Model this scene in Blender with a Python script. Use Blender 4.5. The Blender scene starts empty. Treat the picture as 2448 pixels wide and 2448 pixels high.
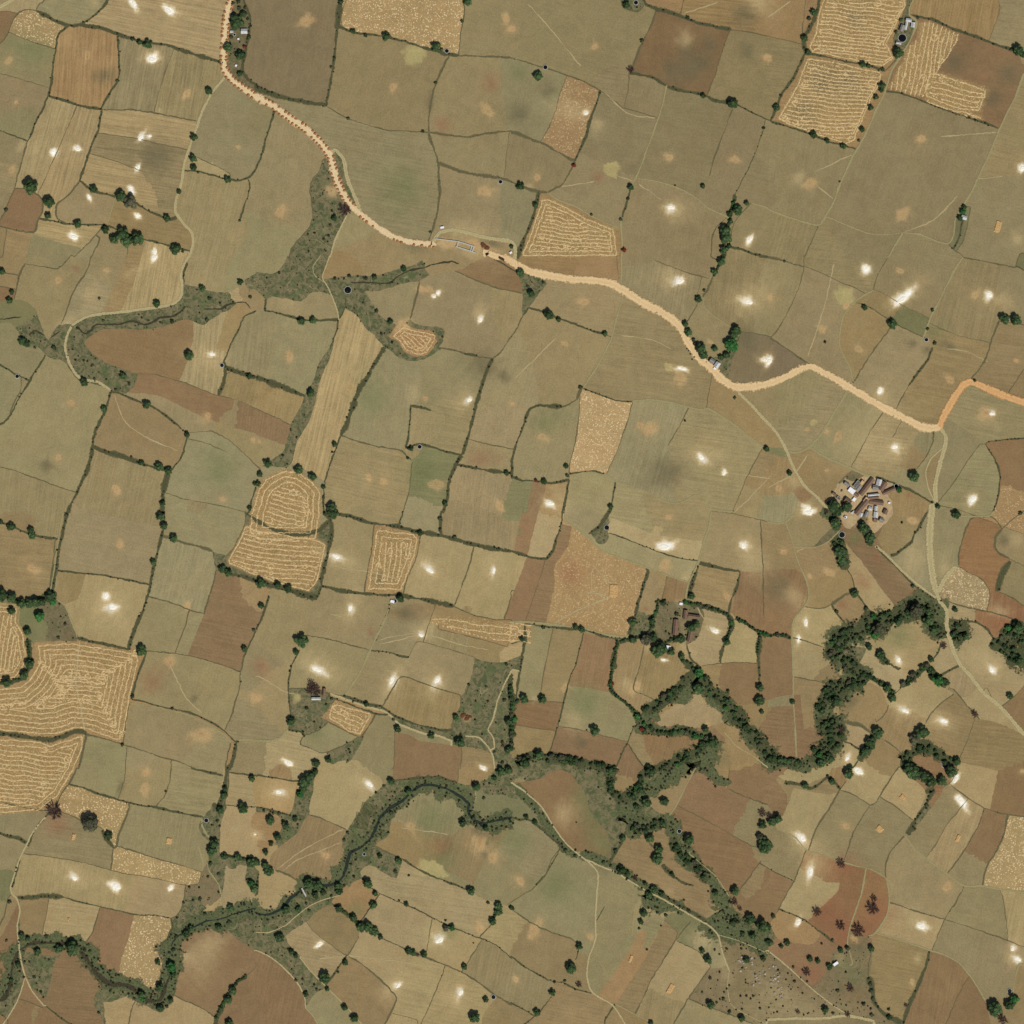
import bpy, math, random, time
import numpy as np
from mathutils import Vector, Matrix
from mathutils import geometry as mg
T0 = time.time()
random.seed(7); np.random.seed(7)
scene = bpy.context.scene
COL = scene.collection
R = math.radians
MPP = 0.5                      # metres per traced unit
def W(px, py): return ((px-1224)*MPP, (1224-py)*MPP)

# ---------------------------------------------------------------- camera, light, exposure
cam_d = bpy.data.cameras.new('camera'); cam = bpy.data.objects.new('camera', cam_d); COL.objects.link(cam)
cam.location = (0, 0, 4200); cam_d.sensor_width = 36; cam_d.sensor_fit = 'HORIZONTAL'
cam_d.angle = 2*math.atan(612/4200); cam_d.clip_start = 10; cam_d.clip_end = 60000
scene.camera = cam
SUN_EL, SUN_AZ = 54, 152       # azimuth clockwise from north, which is up in the photo
world = bpy.data.worlds.new('World'); scene.world = world; world.use_nodes = True
wn = world.node_tree; wn.nodes.clear()
sky = wn.nodes.new('ShaderNodeTexSky'); sky.sky_type = 'NISHITA'; sky.sun_disc = False
sky.sun_elevation = R(SUN_EL); sky.sun_rotation = R(SUN_AZ); sky.altitude = 600
bg = wn.nodes.new('ShaderNodeBackground'); bg.inputs[1].default_value = 0.06
wo = wn.nodes.new('ShaderNodeOutputWorld')
wn.links.new(sky.outputs[0], bg.inputs[0]); wn.links.new(bg.outputs[0], wo.inputs[0])
sd = bpy.data.lights.new('sun', 'SUN'); sd.energy = 4.0; sd.angle = R(0.5); sd.color = (1, 0.955, 0.88)
sun = bpy.data.objects.new('sun', sd); COL.objects.link(sun)
dirv = Vector((math.sin(R(SUN_AZ))*math.cos(R(SUN_EL)), math.cos(R(SUN_AZ))*math.cos(R(SUN_EL)), math.sin(R(SUN_EL))))
sun.rotation_euler = dirv.to_track_quat('Z', 'Y').to_euler(); sun.location = dirv*3000
scene.view_settings.view_transform = 'Standard'; scene.view_settings.look = 'None'
scene.view_settings.exposure = 0.05; scene.view_settings.gamma = 1
scene.cycles.transparent_max_bounces = 24

GAIN = 1.30                    # scene brightness of a white ground under this sun
def lin(c): return tuple((v/255/12.92 if v <= 10 else ((v/255+0.055)/1.055)**2.4) for v in c)
def alb(c): return tuple(min(0.86, v/GAIN) for v in lin(c))

# ---------------------------------------------------------------- what stands where, traced in frames
DATA = r'''
T 0 0
L R18 1750,-30 1745,0 1712,120 1700,250 1690,400 1695,520 1760,610 1932,732
L P8 1690,590 1600,700 1530,830 1485,960 1430,1110 1392,1230 1370,1380 1330,1500 1325,1600 1380,1680 1450,1760 1455,1850 1430,1932
L P12 -20,60 40,30 120,-20
L g3 -10,340 60,260 90,170 140,95 230,70 275,78
L s8 270,78 380,140 490,185 540,195
L g3 80,245 200,300 400,365
L s7 520,192 440,260 420,370 400,500 385,650 365,720
L s8 540,195 600,190 680,140 740,90 790,40 815,-20
L s9 600,190 760,210 900,260 1080,315 1280,345 1450,405 1655,465 1690,480
L s6 890,265 895,400 900,560 880,620 780,780 760,825
L s7 365,720 500,765 640,805 760,825
L g2 -10,547 180,605 375,665
L s6 365,720 320,830 270,920 230,1030 205,1070
L s4 -10,985 80,1015 205,1065
L g3 205,1070 170,1200 110,1420
L g4 110,1420 60,1540 -10,1690
L s6 770,828 740,980 690,1100 640,1250 600,1360
L g3 770,828 1000,830 1200,860 1485,915
L b2 575,808 480,1030 430,1150 330,1370
L b2 740,1005 1000,1040 1200,1085 1430,1135
L b2 680,1160 850,1210 1070,1290
L b1 1305,390 1220,620 1160,850
L s6 600,1360 700,1440 860,1480 1000,1520 1100,1580 1270,1655 1330,1640
L g5 600,1365 520,1470 430,1545 425,1640 500,1690
L p2 870,1490 810,1695
L s5 290,1650 420,1670 500,1690 790,1700 900,1740 1100,1810 1300,1860 1430,1895
L g4 110,1420 200,1425 310,1490 320,1600 285,1660 250,1755 0,1710 -10,1700
L n 250,1755 220,1850 190,1940
L b2 50,1730 20,1940
L g3 780,1705 700,1800 560,1940
L g3 755,1800 690,1940
L n 255,1770 430,1825 605,1870
L s5 1940,1265 1890,1330 1800,1360 1700,1350 1600,1320 1480,1290 1388,1285
L g2 1505,1195 1740,1310
L s4 1870,1350 1885,1400 1870,1480 1810,1660
L s8 1830,-20 1890,160 1850,400 1830,540 1900,620 1940,640
L g3 370,-20 290,40 272,78
L g2 -10,90 60,85 130,100
L b1 960,1940 965,1790
F t 180,30
F B 25,180
F y 270,200 s20
F g 520,100
F t 1150,150 l12
F o 650,500 l93
F g 200,400
F k 100,720
F g 150,900
F k 1050,600 l100
F k 1330,650 l100
F t 450,950 l105
F t 560,1100 l105
F t 1100,920 l8
F k 1100,1140 l8
F t 900,1300 l10
F k 650,1600
F b 1100,1650
F k 100,1150
F k 40,1350
F B 180,1580
F b 120,1830
F t 480,1760 l10
F g 400,1880
F g 680,1890
F k 850,1880
F b 1020,1900
F g 1700,900
F k 1650,1600
F t 1600,1240
F k 30,1500
F h 1790,300
S O 70,460 40
S O 125,775 38
S W 1010,25 55 2.2 55
S W 1275,85 60 2.2 35
S W 1150,450 80 1.3 0
S O 1400,710 40 1.6 120
S C 1210,830 35
S W 400,1140 75 1.3 150
S W 590,1125 60 1.3 0
S W 1060,1040 55 1.6 110
S W 1130,1025 50 1.2 0
S C 1050,1190 35
S W 1045,1260 55 1.6 110
S W 985,1420 65 1.3 50
S W 670,1480 45 1.6 60
S W 1040,1620 55 1.5 20
S W 560,1790 60 1.5 30
S W 1170,1900 45 1.6 90
S C 155,1110 50
S O 85,1280 60
S O 1795,1105 40
S O 660,430 45 2.2 100
S D 1180,1210 150 1.2 0
S G 280,390 130 1.6 20
S C 720,20 45 1.6 60
S D 790,560 80 1.3 0
t 1790,180 62
t 1725,365 40
t 1820,420 42
u 1745,280 20
u 1880,280 22
u 1810,560 25
u 1760,20 20
u 1800,10 22
u 1840,110 30
t 1120,340 42
u 1055,320 26
u 1000,295 22
t 1580,690 34
t 1465,1040 32
t 1460,1200 34
t 1465,1270 30
u 1495,1300 15
u 1720,1360 30
t 240,1415 68
t 375,1530 48
u 365,1630 28
u 45,1585 20
t 710,1430 36
t 910,1480 46
m 990,1530 58
t 1265,1650 30
t 1355,1450 22
u 590,1695 34
u 800,1740 34
t 865,1810 42
t 930,1770 55
t 960,1820 58
t 1040,1810 60
t 1330,1880 46
u 885,610 18
u 1810,1665 14
u 1380,1900 14
T 1 0
L R20 0,732 130,800 250,890 370,970 480,1070 560,1180 590,1300 640,1430 720,1560
L R16 720,1560 850,1665 1000,1770 1150,1825 1345,1848
L s14 0,665 200,735 380,770 530,795
L s6 610,220 600,350 575,550 545,700 530,800
L s13 640,-20 622,120 612,220
L s7 620,200 760,250 950,270 1150,320 1320,375 1455,410 1530,420
L g2 645,190 650,80 690,-20
L g3 1560,-20 1575,100 1545,250 1530,420
L g4 1530,420 1700,425 1932,435
L g5 1460,410 1370,600 1330,720 1305,900 1305,1000
L g3 530,800 690,895 860,950 1000,985 1150,990 1305,1000
L g5 1305,1000 1450,1020 1600,1035 1720,1010 1830,995 1932,990
L g6 1305,1000 1325,1080 1370,1200 1380,1300 1385,1450 1370,1600 1330,1740 1300,1840
L g8 1375,1228 1550,1295 1700,1325 1830,1340 1932,1375
L b1 1915,990 1870,1345
L s5 140,800 130,870 80,1030 40,1180 0,1265
L g3 560,1180 500,1210 480,1290 430,1350 405,1430 430,1600 400,1720 280,1860 245,1940
L P5 700,1590 650,1700 600,1800 560,1940
L P12 600,1130 660,1200 690,1350 760,1520
L P11 1330,1840 1380,1760 1500,1735 1700,1785 1932,1830
F d 200,350
F y 1050,150 s9
F k 900,650
F k 1650,250
F k 1600,750
F g 950,1300
F g 800,1750
F k 1650,1180
F k 1650,1550
F x 520,1500
F g 60,900
F k 300,1300
F b 850,1880
S O 385,170 50
S O 1025,655 60
S O 1890,125 45
S O 1925,215 40
S O 1755,840 50 1.4 60
S O 1710,1450 55 1.4 0
S O 180,1590 70
S O 570,1450 75
S C 600,1500 90
S R 1780,640 80
S R 1390,930 80
S y 1220,420 80
S G 1130,1400 200
S D 1200,1840 60 2 0
S O 1800,1900 60
S D 1320,790 28 4 95
S C 1580,1740 90 3 10
t 985,280 38
u 735,240 24
u 825,265 20
t 1595,15 36
u 1555,160 18
t 1360,360 40
u 1400,375 20
u 590,437 16
u 567,507 15
u 1357,625 16
u 695,895 17
u 1260,992 18
u 1317,1750 14
d 675,1590 62
u 590,1650 26
u 640,20 24
o 1845,1372 14
o 1440,385 15
T 0 1
L P8 1430,0 1390,60 1365,150 1375,220 1365,310 1310,360 1200,385 1050,405 900,425 740,440 640,465 550,520 510,590 490,680 520,800 570,890 630,935 740,950 830,1010
L s7 1415,60 1385,120 1380,220
L g3 690,0 660,100 590,210 530,320 500,430 460,510
L n 945,-5 890,180 810,320 780,425
L n 1070,-5 1010,200 960,300 920,415
L g3 190,60 380,90 440,95 500,40 540,-10
L g4 190,60 150,130 110,310
L n 110,330 200,345 265,400 300,500 340,600 370,640 470,700
L g3 -10,120 60,130 140,145
L g2 -10,230 90,245
L n -10,350 60,340 110,325
L k3 -10,480 80,470 160,460
L k3 370,630 420,590 450,570
L k3 220,600 260,560 330,600
L n 370,640 410,560 450,520 550,515
L n -10,510 70,500 140,570 150,620 90,690 -10,770
L n 150,650 200,690 290,690 340,740
L s5 345,740 320,790 260,880 210,970 150,1060 90,1180 30,1260 -10,1270
L s5 -10,815 130,900 210,935
L n 340,740 380,770 470,790 530,860 590,940 700,965 790,990 830,1010
L g3 160,940 160,1000 110,1100 60,1240
L s9 835,1020 800,1150 740,1280 705,1380 690,1500 655,1620 600,1740 530,1890 510,1940
L s12 705,1440 800,1480 920,1510 1050,1560 1180,1600 1290,1620
L n 710,1505 720,1420
L s5 830,1020 900,1035 1000,1080 1110,1120 1220,1180 1330,1270 1415,1340
L b2 1415,1340 1470,1330 1600,1325 1720,1385 1850,1500 1932,1580
L b2 1440,1385 1550,1410 1700,1475
L s4 1415,1350 1395,1440 1360,1530 1310,1600
L s12 1280,1600 1250,1700 1230,1800 1225,1940
L g2 1255,1790 1400,1835 1600,1870 1800,1920
L g3 -10,1590 130,1625 300,1690 450,1745 560,1780
L n 550,520 600,560 650,605 660,620 760,560 900,550 1100,555 1250,530 1310,510
L n 1310,510 1390,480 1450,490 1500,510 1530,525 1580,490 1650,440 1720,410 1780,365 1830,370 1870,400 1932,405
L k4 590,545 640,590 690,560 720,520 900,515 1000,490 1100,520 1200,470 1300,460 1350,430 1400,380
L k3 1540,400 1660,400 1740,360 1850,350 1890,400
L n 1385,215 1500,235 1560,260 1700,275 1800,240 1850,180 1932,130
L n 660,620 640,660 680,720 790,800 920,850 1040,890
L n 1040,890 1015,980 950,1040 880,1030
L g2 1040,885 1180,895 1400,960 1640,1050 1800,1090 1932,1150
L n 1455,490 1460,600 1430,750 1390,860 1350,950
L n 1715,420 1670,560 1620,720
L s4 1932,415 1840,460 1800,560 1750,650 1710,750 1690,790
L s8 1690,800 1700,860 1690,950 1650,1050
L s12 1690,830 1770,870 1860,895 1932,920
L s9 1650,1050 1655,1010
L n 960,1030 1180,1050 1320,1110 1500,1200 1650,1260 1932,1340
L g2 1690,900 1750,870
L s6 1932,1740 1900,1840 1880,1940
L f1 860,1050 930,1230 1000,1300 1150,1390 1340,1470
L f1 1470,770 1680,785
F b 80,60
F k 320,40
F k 300,250
F g 620,250
F b 940,230
F t 1150,200 l100
F G 90,430
F x 1000,450
F x 650,750
F x 250,600
F g 50,600
F g 170,770
F g 60,1050
F g 400,1300
F B 1000,700
F t 1570,650 l95
F b 1680,600
F g 1850,650
F B 1500,1050
F k 1180,1110
F b 1050,1350
F g 1600,1600
F k 900,1750
F k 200,1850
F k 1700,1250
F b 1850,1050
F k 1500,1900
F b 60,180
F B 30,290
F t 1750,300
S O 445,180 65
S C 520,480 60 2 150
S O 815,110 50
S C 680,280 130
S W 1170,10 50
S C 1020,105 40 2.5 150
S R 570,85 35
S W 1600,740 50 1.4 10
S C 1600,750 110 2 10
S O 540,1105 50 1.5 20
S O 445,1515 55
S O 885,1760 60
S O 1690,1840 60
S C 1565,1240 35 1.5 10
S O 1570,1200 80
S C 1500,400 110
S D 350,1570 60
S G 1650,1640 160
S O 1910,1390 40
o 130,908 14
o 1675,825 14
t 20,120 30
t 90,275 24
t 75,340 30
t 170,640 34
t 205,665 30
u 405,690 22
t 1185,360 34
t 1530,250 28
u 1580,320 20
u 1300,495 22
u 1560,480 20
t 1815,200 26
u 585,545 14
t 1425,755 42
t 640,955 34
t 930,905 30
u 975,965 15
u 750,320 14
t 1110,1125 34
t 790,1155 28
u 1415,1350 26
t 1070,1565 24
t 1205,1595 38
t 1275,1625 32
u 1230,1870 26
t 1885,1905 22
t 1925,1720 20
u 570,785 12
u 660,795 10
u 690,830 10
u 1880,910 26
u 690,750 8
u 1290,380 10
u 1660,355 10
u 1890,310 18
F x 1500,330
F x 1720,330
F x 1880,250
F x 1580,440
T 0 2
L s6 -10,70 100,115 200,160 300,185 440,205
L s10 510,0 490,80 470,180 440,280 430,380 410,480 395,600
L p3 475,10 445,180 410,430 380,600
L g3 440,205 415,210 410,300 370,600
L s5 430,440 600,460 750,475 950,510 1110,545
L s8 1240,0 1240,90 1220,180 1180,330 1150,470 1120,620
L s9 1120,620 1080,740 1020,870 970,1020
L g6 1220,180 1290,200 1400,235 1500,260 1600,295
L n 1260,-10 1270,170
L n 1600,295 1640,310 1700,325 1720,370
L n 1600,295 1620,400 1630,450 1650,430
L s12 1660,430 1760,470 1850,490 1932,520
L g2 1850,-10 1850,80 1800,200 1740,300 1700,330
L g4 1630,450 1600,570 1560,700 1540,770
L g3 1130,640 1280,680 1430,740 1540,770
L g3 1430,745 1390,880 1320,1070
L n 1540,770 1480,920 1420,1070
L h14 -10,610 60,640 150,690 250,690 330,650 420,620
L n -10,680 60,690 130,700 150,780 140,830 180,900 205,1000 200,1120 170,1200 130,1260 -10,1290
L n -10,590 90,600 150,655 280,640 350,640 400,600
L p3 430,660 490,710 530,800 580,930
L n 430,440 430,660
L s7 580,950 700,980 850,1010 980,1040
L n 260,985 400,975 580,975
L n 205,960 250,1000 260,1110 270,1150 210,1260 130,1300 0,1330
L h10 210,960 230,1150 180,1250 50,1290 -10,1290
L g3 1050,1045 1200,1055 1400,1080 1530,1110 1660,1150 1810,1205
L g5 1840,1080 1830,1140 1815,1205
L s5 1932,900 1890,980 1840,1090
L s5 1090,1100 1050,1200 1010,1330 990,1410
L g3 1815,1205 1810,1320 1780,1420 1750,1530 1700,1640
L s4 990,1410 1080,1430 1150,1455 1300,1485 1450,1520 1570,1575 1680,1640 1760,1720
L p2 980,1440 1150,1465 1400,1525 1550,1585 1690,1680 1740,1730
L g3 980,1440 950,1580 935,1700
L g5 650,1680 750,1700 850,1730 930,1755
L g3 930,1755 1050,1790 1200,1845 1350,1885 1480,1940
L g5 650,1690 620,1830 590,1940
L s12 -10,1670 150,1690 300,1710 380,1720 480,1690 580,1650 640,1665
L s12 1790,1720 1770,1830 1730,1940
L p3 1800,1720 1932,1720
L g2 960,1770 945,1940
L g2 1290,1880 1295,1940
L g3 1740,1740 1710,1880 1700,1940
L n 260,985 260,1130
L f2 600,980 580,1200 570,1300 610,1480 640,1660
L f1 1280,1150 1340,1280 1400,1400 1520,1520
L n 640,490 590,650 530,680
L n 580,490 530,650
F b 150,60
F b 150,400
F k 800,250
F g 1550,100
F g 1450,450
F t 800,850
F g 1300,850
F g 1470,850
F B 1720,800
F k 1880,1250
F k 1350,1300
F k 1300,1650
F g 800,1850
F k 1100,1870
F k 1850,1850
F o 600,1300
F o 200,1500
F o 200,1850
F o 60,1000
F h 380,800
F G 300,850
F x 1640,370
F t 20,850
F b 580,560
F k 1850,1550
F g 1550,1900
M y 4 12 6 265,990 560,980 1030,1055 1055,1110 990,1400 940,1680 910,1740 650,1650 560,1640 450,1680 300,1690 150,1670 -200,1640 -300,1500 -100,1330 150,1310 230,1240 290,1130
M y 5 12 2 -200,1700 0,1700 150,1710 300,1720 380,1750 500,1710 640,1670 630,1780 560,1960 440,2150 300,2260 -200,2300
M y 100 11 2 -300,700 60,700 140,720 130,830 190,930 205,1120 170,1200 120,1260 -300,1300
M y 8 12 1 1850,90 1932,120 2400,200 2470,240 2420,480 2390,550 2330,610 2100,550 1932,490 1720,400 1710,360 1800,200
S O 905,255 50
S O 240,430 55 2 45
S W 800,630 70 1.3 110
S W 850,715 80 1.5 0
S C 830,720 170
S O 1420,700 45 1.4 90
S O 1290,1135 70
S O 1525,1670 70
S O 1920,1395 55
S D 1470,1410 38
S G 210,790 90
S R 510,920 40
S D 450,850 60
S R 1150,1300 120
t 90,110 36
t 235,140 28
t 250,180 32
t 20,630 50
t 90,640 44
t 165,690 44
t 220,690 40
t 270,680 46
t 320,680 36
t 380,640 48
v 400,680 36
t 90,745 36
v 300,790 46
t 210,900 36
t 230,1150 44
t 185,1235 40
t 55,1285 44
u 440,945 16
u 500,20 18
t 1210,35 38
t 1240,105 34
t 1310,200 34
t 1155,380 28
t 1680,430 34
t 1725,460 36
t 1070,1050 46
u 1000,1390 22
t 1845,1035 28
u 1915,890 18
u 925,1755 18
u 1300,1483 16
t 10,80 20
u 460,210 10
u 1820,1280 8
q 6 1040,1060 900,1160 740,1270
q 6 920,1700 830,1560 740,1350
q 6 290,1130 400,1230 480,1370
q 5 480,1370 300,1440 0,1460
T 0 3
L g4 -10,250 100,280 220,305 320,320
L g5 440,250 470,180 530,110 580,0
L s6 540,130 620,145 700,180 850,225 980,265 1080,285 1180,295 1300,325 1420,350 1530,370
L g2 945,0 940,80 910,180
L g3 1295,-10 1280,100 1250,200 1180,290
L s5 1440,0 1550,25 1650,50
L s10 1720,-10 1700,100 1690,200 1640,300
L n 1690,-10 1665,170 1600,290 1530,370
L g3 320,320 420,320 520,350 600,390 760,450
L g5 975,270 960,350 920,440 890,520 880,590 855,610
L s10 770,460 800,530 850,590
L n 770,470 880,480 920,450
L g4 855,600 840,760
L s9 -10,490 70,520 130,525 190,560
L P5 340,370 250,480 200,580 150,680 110,800 80,900 90,950 130,990 150,1080 130,1200 145,1350 160,1460 190,1570 240,1680 320,1780 340,1800
L s5 360,350 270,450 215,590
L s7 150,690 120,780 90,900
L g2 190,650 350,665 500,690 640,715 760,750 835,770 950,800 1100,820 1250,850 1400,885 1500,875
L g3 880,590 1050,640 1200,690 1350,730 1520,785
L g2 1520,785 1510,850 1490,880
L p4 1530,380 1520,430 1580,530 
L p3 1500,590 1530,700 1530,770
L n 1530,370 1500,440 1520,500 1580,560 1570,700 1530,770
L g3 1400,885 1395,970 1370,1060 1330,1120 1290,1130
L s9 130,975 200,980 300,970 400,970 480,975
L s3 480,975 600,1010 750,1045 900,1080 1010,1105 1100,1110 1200,1115 1290,1135
L g2 370,985 350,1100 320,1250
L n 120,960 190,960 350,955 480,975
L g3 755,1050 720,1180 690,1260 650,1310
L n 1010,1105 980,1250 930,1400 890,1550
L s4 1290,1135 1300,1200 1260,1290 1200,1350
L n 150,1250 300,1260 400,1265 500,1275 650,1310 680,1380 720,1460 800,1530 890,1570
L n 890,1560 1000,1600 1080,1650 1150,1670 1200,1600 1220,1480 1190,1380 1200,1340
L n 150,1250 150,1000
L x44 -10,1700 50,1640 90,1540 110,1430 180,1340 280,1310 420,1310 560,1330 650,1400 720,1500 800,1590 900,1620 1000,1650 1100,1720 1200,1750 1250,1680 1290,1560 1300,1440 1300,1350 1370,1260 1450,1200 1550,1150 1700,1130 1800,1090 1932,1060
L k7 -20,1760 40,1730 80,1620 90,1520 120,1420 160,1370 250,1320 380,1320 500,1320
L k9 600,1380 660,1450 730,1550 830,1630 950,1640 1040,1690 1100,1750 1200,1760 1230,1700 1270,1600 1300,1540
L v4 1290,1350 1330,1280 1450,1210 1550,1160 1700,1130 1800,1090 1932,1060
L n 60,1400 50,1500 20,1600 -10,1650
L n -10,1330 60,1400
L n 200,1390 180,1450 200,1560 240,1650 300,1720 350,1745
L n 200,1390 420,1420 460,1400 570,1400 620,1430
L n 460,1400 410,1480 380,1620 340,1760
L s4 610,1400 680,1520 770,1640
L n 770,1640 720,1700 710,1790 760,1870 790,1940
L n 770,1640 870,1680 960,1710 1020,1760 1100,1790 1170,1830 1230,1840 1300,1730
L n 780,1770 850,1760 960,1720
L g4 1020,1760 990,1830 970,1940
L n 780,1770 790,1850 800,1940
L s4 345,1795 450,1880 550,1940
L P4 190,1570 160,1680 120,1780 60,1880 20,1940
L g3 140,1745 230,1770 320,1810
L n 140,1745 160,1640
L s3 -10,1840 60,1900
L n 1290,1680 1340,1590 1380,1480 1350,1400 1370,1310 1450,1240 1560,1200 1640,1240 1720,1230 1800,1300 1932,1380
L g3 1290,1700 1400,1760 1520,1810 1620,1880
L h10 1630,1890 1690,1780 1740,1680 1800,1610 1860,1570
L g2 1860,1570 1932,1500
L n 1290,1680 1300,1710
L n 1390,900 1380,960
L n 1700,740 1860,735 1850,850 1932,970
L n 1700,740 1690,880 1660,980 1530,1080
L n 1530,1080 1640,1080 1700,1050 1800,1050 1932,1030
L g3 1730,30 1720,150 1700,270
L s3 1690,280 1820,290 1932,295
L n 1900,80 1920,250
L s4 1750,35 1932,60
L n 1710,300 1670,400 1660,560 1670,650 1932,680
L h8 1680,650 1800,680 1900,690
L p3 1560,700 1580,780 1650,880 1680,1000
L n -10,1300 60,1180 140,1000
L g3 60,980 30,1120 -10,1200
L p3 1530,470 1590,530
F g 150,400
F k 60,620
F g 650,80
F k 1100,120
F g 1450,200
F y 750,300 s0
F k 550,550
F g 1200,450
F y 1150,740 s10
F t 700,850
F t 1250,1000
F b 250,1100
F t 530,1130
F B 830,1250
F y 1080,1350 s8
F B 580,1600
F b 250,1850
F B 300,1870
F x 100,1550
F e 1600,900
F x 1450,1120
F x 1750,750
F t 1770,900
F t 1800,150
F t 1800,500
F B 1500,1400
F B 1600,1700
F B 1820,1800
F t 880,1870
F t 1200,1900
F x 270,1550
F B 10,1500
F k 10,1060
F b 60,1150
F G 20,850
F x 850,1720
F B 200,1850
F x 1850,1200
F x 1900,850
F t 1560,1040
S O 1095,45 70
S O 1085,155 50
S W 560,830 75 1.6 25
S C 590,860 110 1.6 25
S W 880,890 75 1.6 35
S W 1285,910 45 1.3 140
S O 1920,500 50
S W 1925,500 30
S R 430,440 130
S D 900,150 26 3 110
S C 1580,1350 160
S C 1400,1420 60
K 555,520 30 50 10
K 1275,550 45 50 10
K 520,1140 20 25 0
o 1557,395 16
d 420,330 78
m 680,410 70
t 825,510 36
t 1665,320 38
t 1700,155 26
t 1690,205 32
v 1700,155 20
t 1905,80 28
u 1250,175 12
t 1835,300 46
v 1835,320 26
t 1620,570 44
t 1600,620 44
t 1700,665 30
t 1800,670 32
t 1905,715 42
v 1900,870 30
t 1920,910 36
u 1510,990 20
u 1385,1015 14
u 1650,935 12
u 1590,720 20
t 1745,1055 32
u 1550,1100 18
t 1410,1255 34
u 1440,1210 26
u 1310,1370 22
t 1195,1465 26
t 545,1350 58
t 450,1360 36
t 285,1390 34
t 170,1265 28
t 210,1285 22
u 350,1270 20
u 640,1375 18
u 680,1380 16
t 135,1480 24
u 70,1010 20
u 260,1580 16
u 300,1580 8
u 370,1445 10
u 310,1690 16
t 1070,1710 34
v 1075,1740 26
t 1210,1650 36
t 1290,1750 26
t 1210,1810 32
u 1260,1800 18
t 1730,1925 36
t 1720,1745 36
t 1760,1680 36
t 1665,1815 20
u 1840,1580 12
u 740,1520 14
u 1180,1350 12
v 85,1600 16
v 1300,1500 44
u 1310,1560 30
t 1650,1200 26
u 1730,1160 20
u 50,1300 14
u 1330,1270 20
u 1430,900 14
u 1570,820 14
u 1650,800 18
u 1640,400 16
T 1 1
L P4 555,0 530,70 500,160 540,230 580,320 610,400 625,480
L p3 490,-10 430,80 440,140 480,175 520,200
L n 245,-20 210,60 170,110 120,135 0,120
L n -10,250 60,310 75,330 60,380 40,410 0,415
L s6 75,330 70,410
L n 75,330 120,310 220,320 330,345 420,275 480,270 560,290 640,290 680,320
L s5 60,410 200,440 320,475 400,490 600,480
L s3 680,320 670,400 625,480
L s5 625,480 600,590 560,690
L n 560,690 520,740 460,840 430,950 370,1040 350,1100 300,1200 265,1270 230,1400 210,1470 130,1530 40,1590
L n 620,500 590,650 550,790 480,950 450,1100 400,1250 310,1400 280,1530 270,1560
L s12 0,915 100,950 230,1000 350,1050
L g2 0,1155 120,1205 260,1275
L n 0,1350 200,1420
L n 600,160 750,145 900,150 1000,120 1100,90 1190,70 1250,30 1350,10 1400,-20
L n 820,265 930,265 1040,230 1130,200 1230,190 1290,150 1400,130 1500,110 1560,100 1620,60 1700,20 1730,10
L k3 720,200 850,200 950,210 1020,200 1060,160 1160,110 1260,90 1350,60 1480,40 1530,60
L n 820,265 870,340 920,430 980,480 1060,520
L n 680,400 750,440 800,500 830,550 890,600 960,680
L g4 1235,195 1210,300 1180,420 1160,480
L n 1060,520 1120,510 1160,480 1200,510 1280,530 1420,545 1410,640 1380,690
L n 1120,510 1200,550 1300,560 1370,590 1370,640 1300,740 1210,760 1120,720 1070,640 1010,610 1060,520
L n 960,690 1010,710 1080,770 1190,795 1290,770 1400,700
L g4 1380,690 1500,715 1600,745 1690,760 1785,775
L s6 1570,740 1620,742 1670,755
L g3 1785,775 1850,720 1932,600
L g3 1500,110 1650,180 1800,235 1932,265
L s4 1740,-5 1850,50 1932,100
L s12 960,710 890,820 830,930 780,1000 740,1110 710,1200 670,1300 640,1350
L s4 640,1360 600,1460 550,1600 520,1700 510,1800 510,1940
L g4 640,1355 760,1395 900,1435 1000,1450 1100,1470 1170,1540
L n 1170,1540 1180,1570
L g2 1175,1560 1160,1750 1110,1940
L s5 1170,1120 1160,1250 1145,1380 1130,1450
L s6 1180,1130 1240,1140 1320,1165
L n 1320,1165 1360,1200 1330,1300 1310,1420
L s6 1130,1450 1230,1420 1330,1440 1450,1480 1540,1500
L n 1100,1470 1130,1420 1190,1420 1250,1460 1200,1520 1170,1540
L s9 1785,775 1730,900 1700,1000 1660,1120 1635,1240 1600,1370 1560,1490
L s9 1550,1500 1500,1590 1460,1700 1440,1850 1410,1940
L g2 1600,1380 1750,1420 1932,1455
L s8 1540,1580 1650,1600 1800,1625 1932,1640
L n 1545,1500 1560,1570 1640,1595
L n 270,1560 330,1600 430,1640 510,1700
L n 40,1590 180,1590 230,1600
L n 40,1600 0,1650
L n 1740,760 1660,1110
F g 100,60
F x 300,200
F x 800,380
F x 400,1100
F k 400,380
F g 300,750
F b 700,80
F t 700,800 l103
F k 1050,330
F k 1450,400
F B 1750,160
F k 1850,900
F g 1000,1000
F g 1500,950
F k 1230,1300
F k 1500,1200
F k 850,1600
F G 1280,1700
F k 1750,1750
F k 1700,1480
F b 150,1100
F B 150,1300
F k 80,1450
F x 1350,600
F o 1180,640
F b 0,330
M o 40 9 2 1110,520 1200,555 1300,565 1365,595 1360,640 1290,740 1210,755 1120,715 1070,640 1020,605
M y 14 13 3 210,1600 330,1620 440,1700 495,1780 490,1960 460,2150 0,2150 -60,2080 -50,1950 10,1750 60,1680 160,1630
S C 265,230 110 2 80
S O 260,750 55 1.4 70
S O 725,1000 60
S C 1195,1050 60
S O 1285,1075 45 1.3 0
S W 1370,275 40
S W 1345,305 38
S O 1300,250 60 1.6 30
S W 1695,480 60 1.3 110
S C 1690,430 80
S W 1610,1085 60 1.3 130
S C 1570,1100 110
S O 855,1665 50
S O 955,1695 55
S O 1355,1715 45 1.6 0
S O 1850,1895 50
S O 1925,1110 30
S O 20,1400 35
S D 1865,915 60
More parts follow.
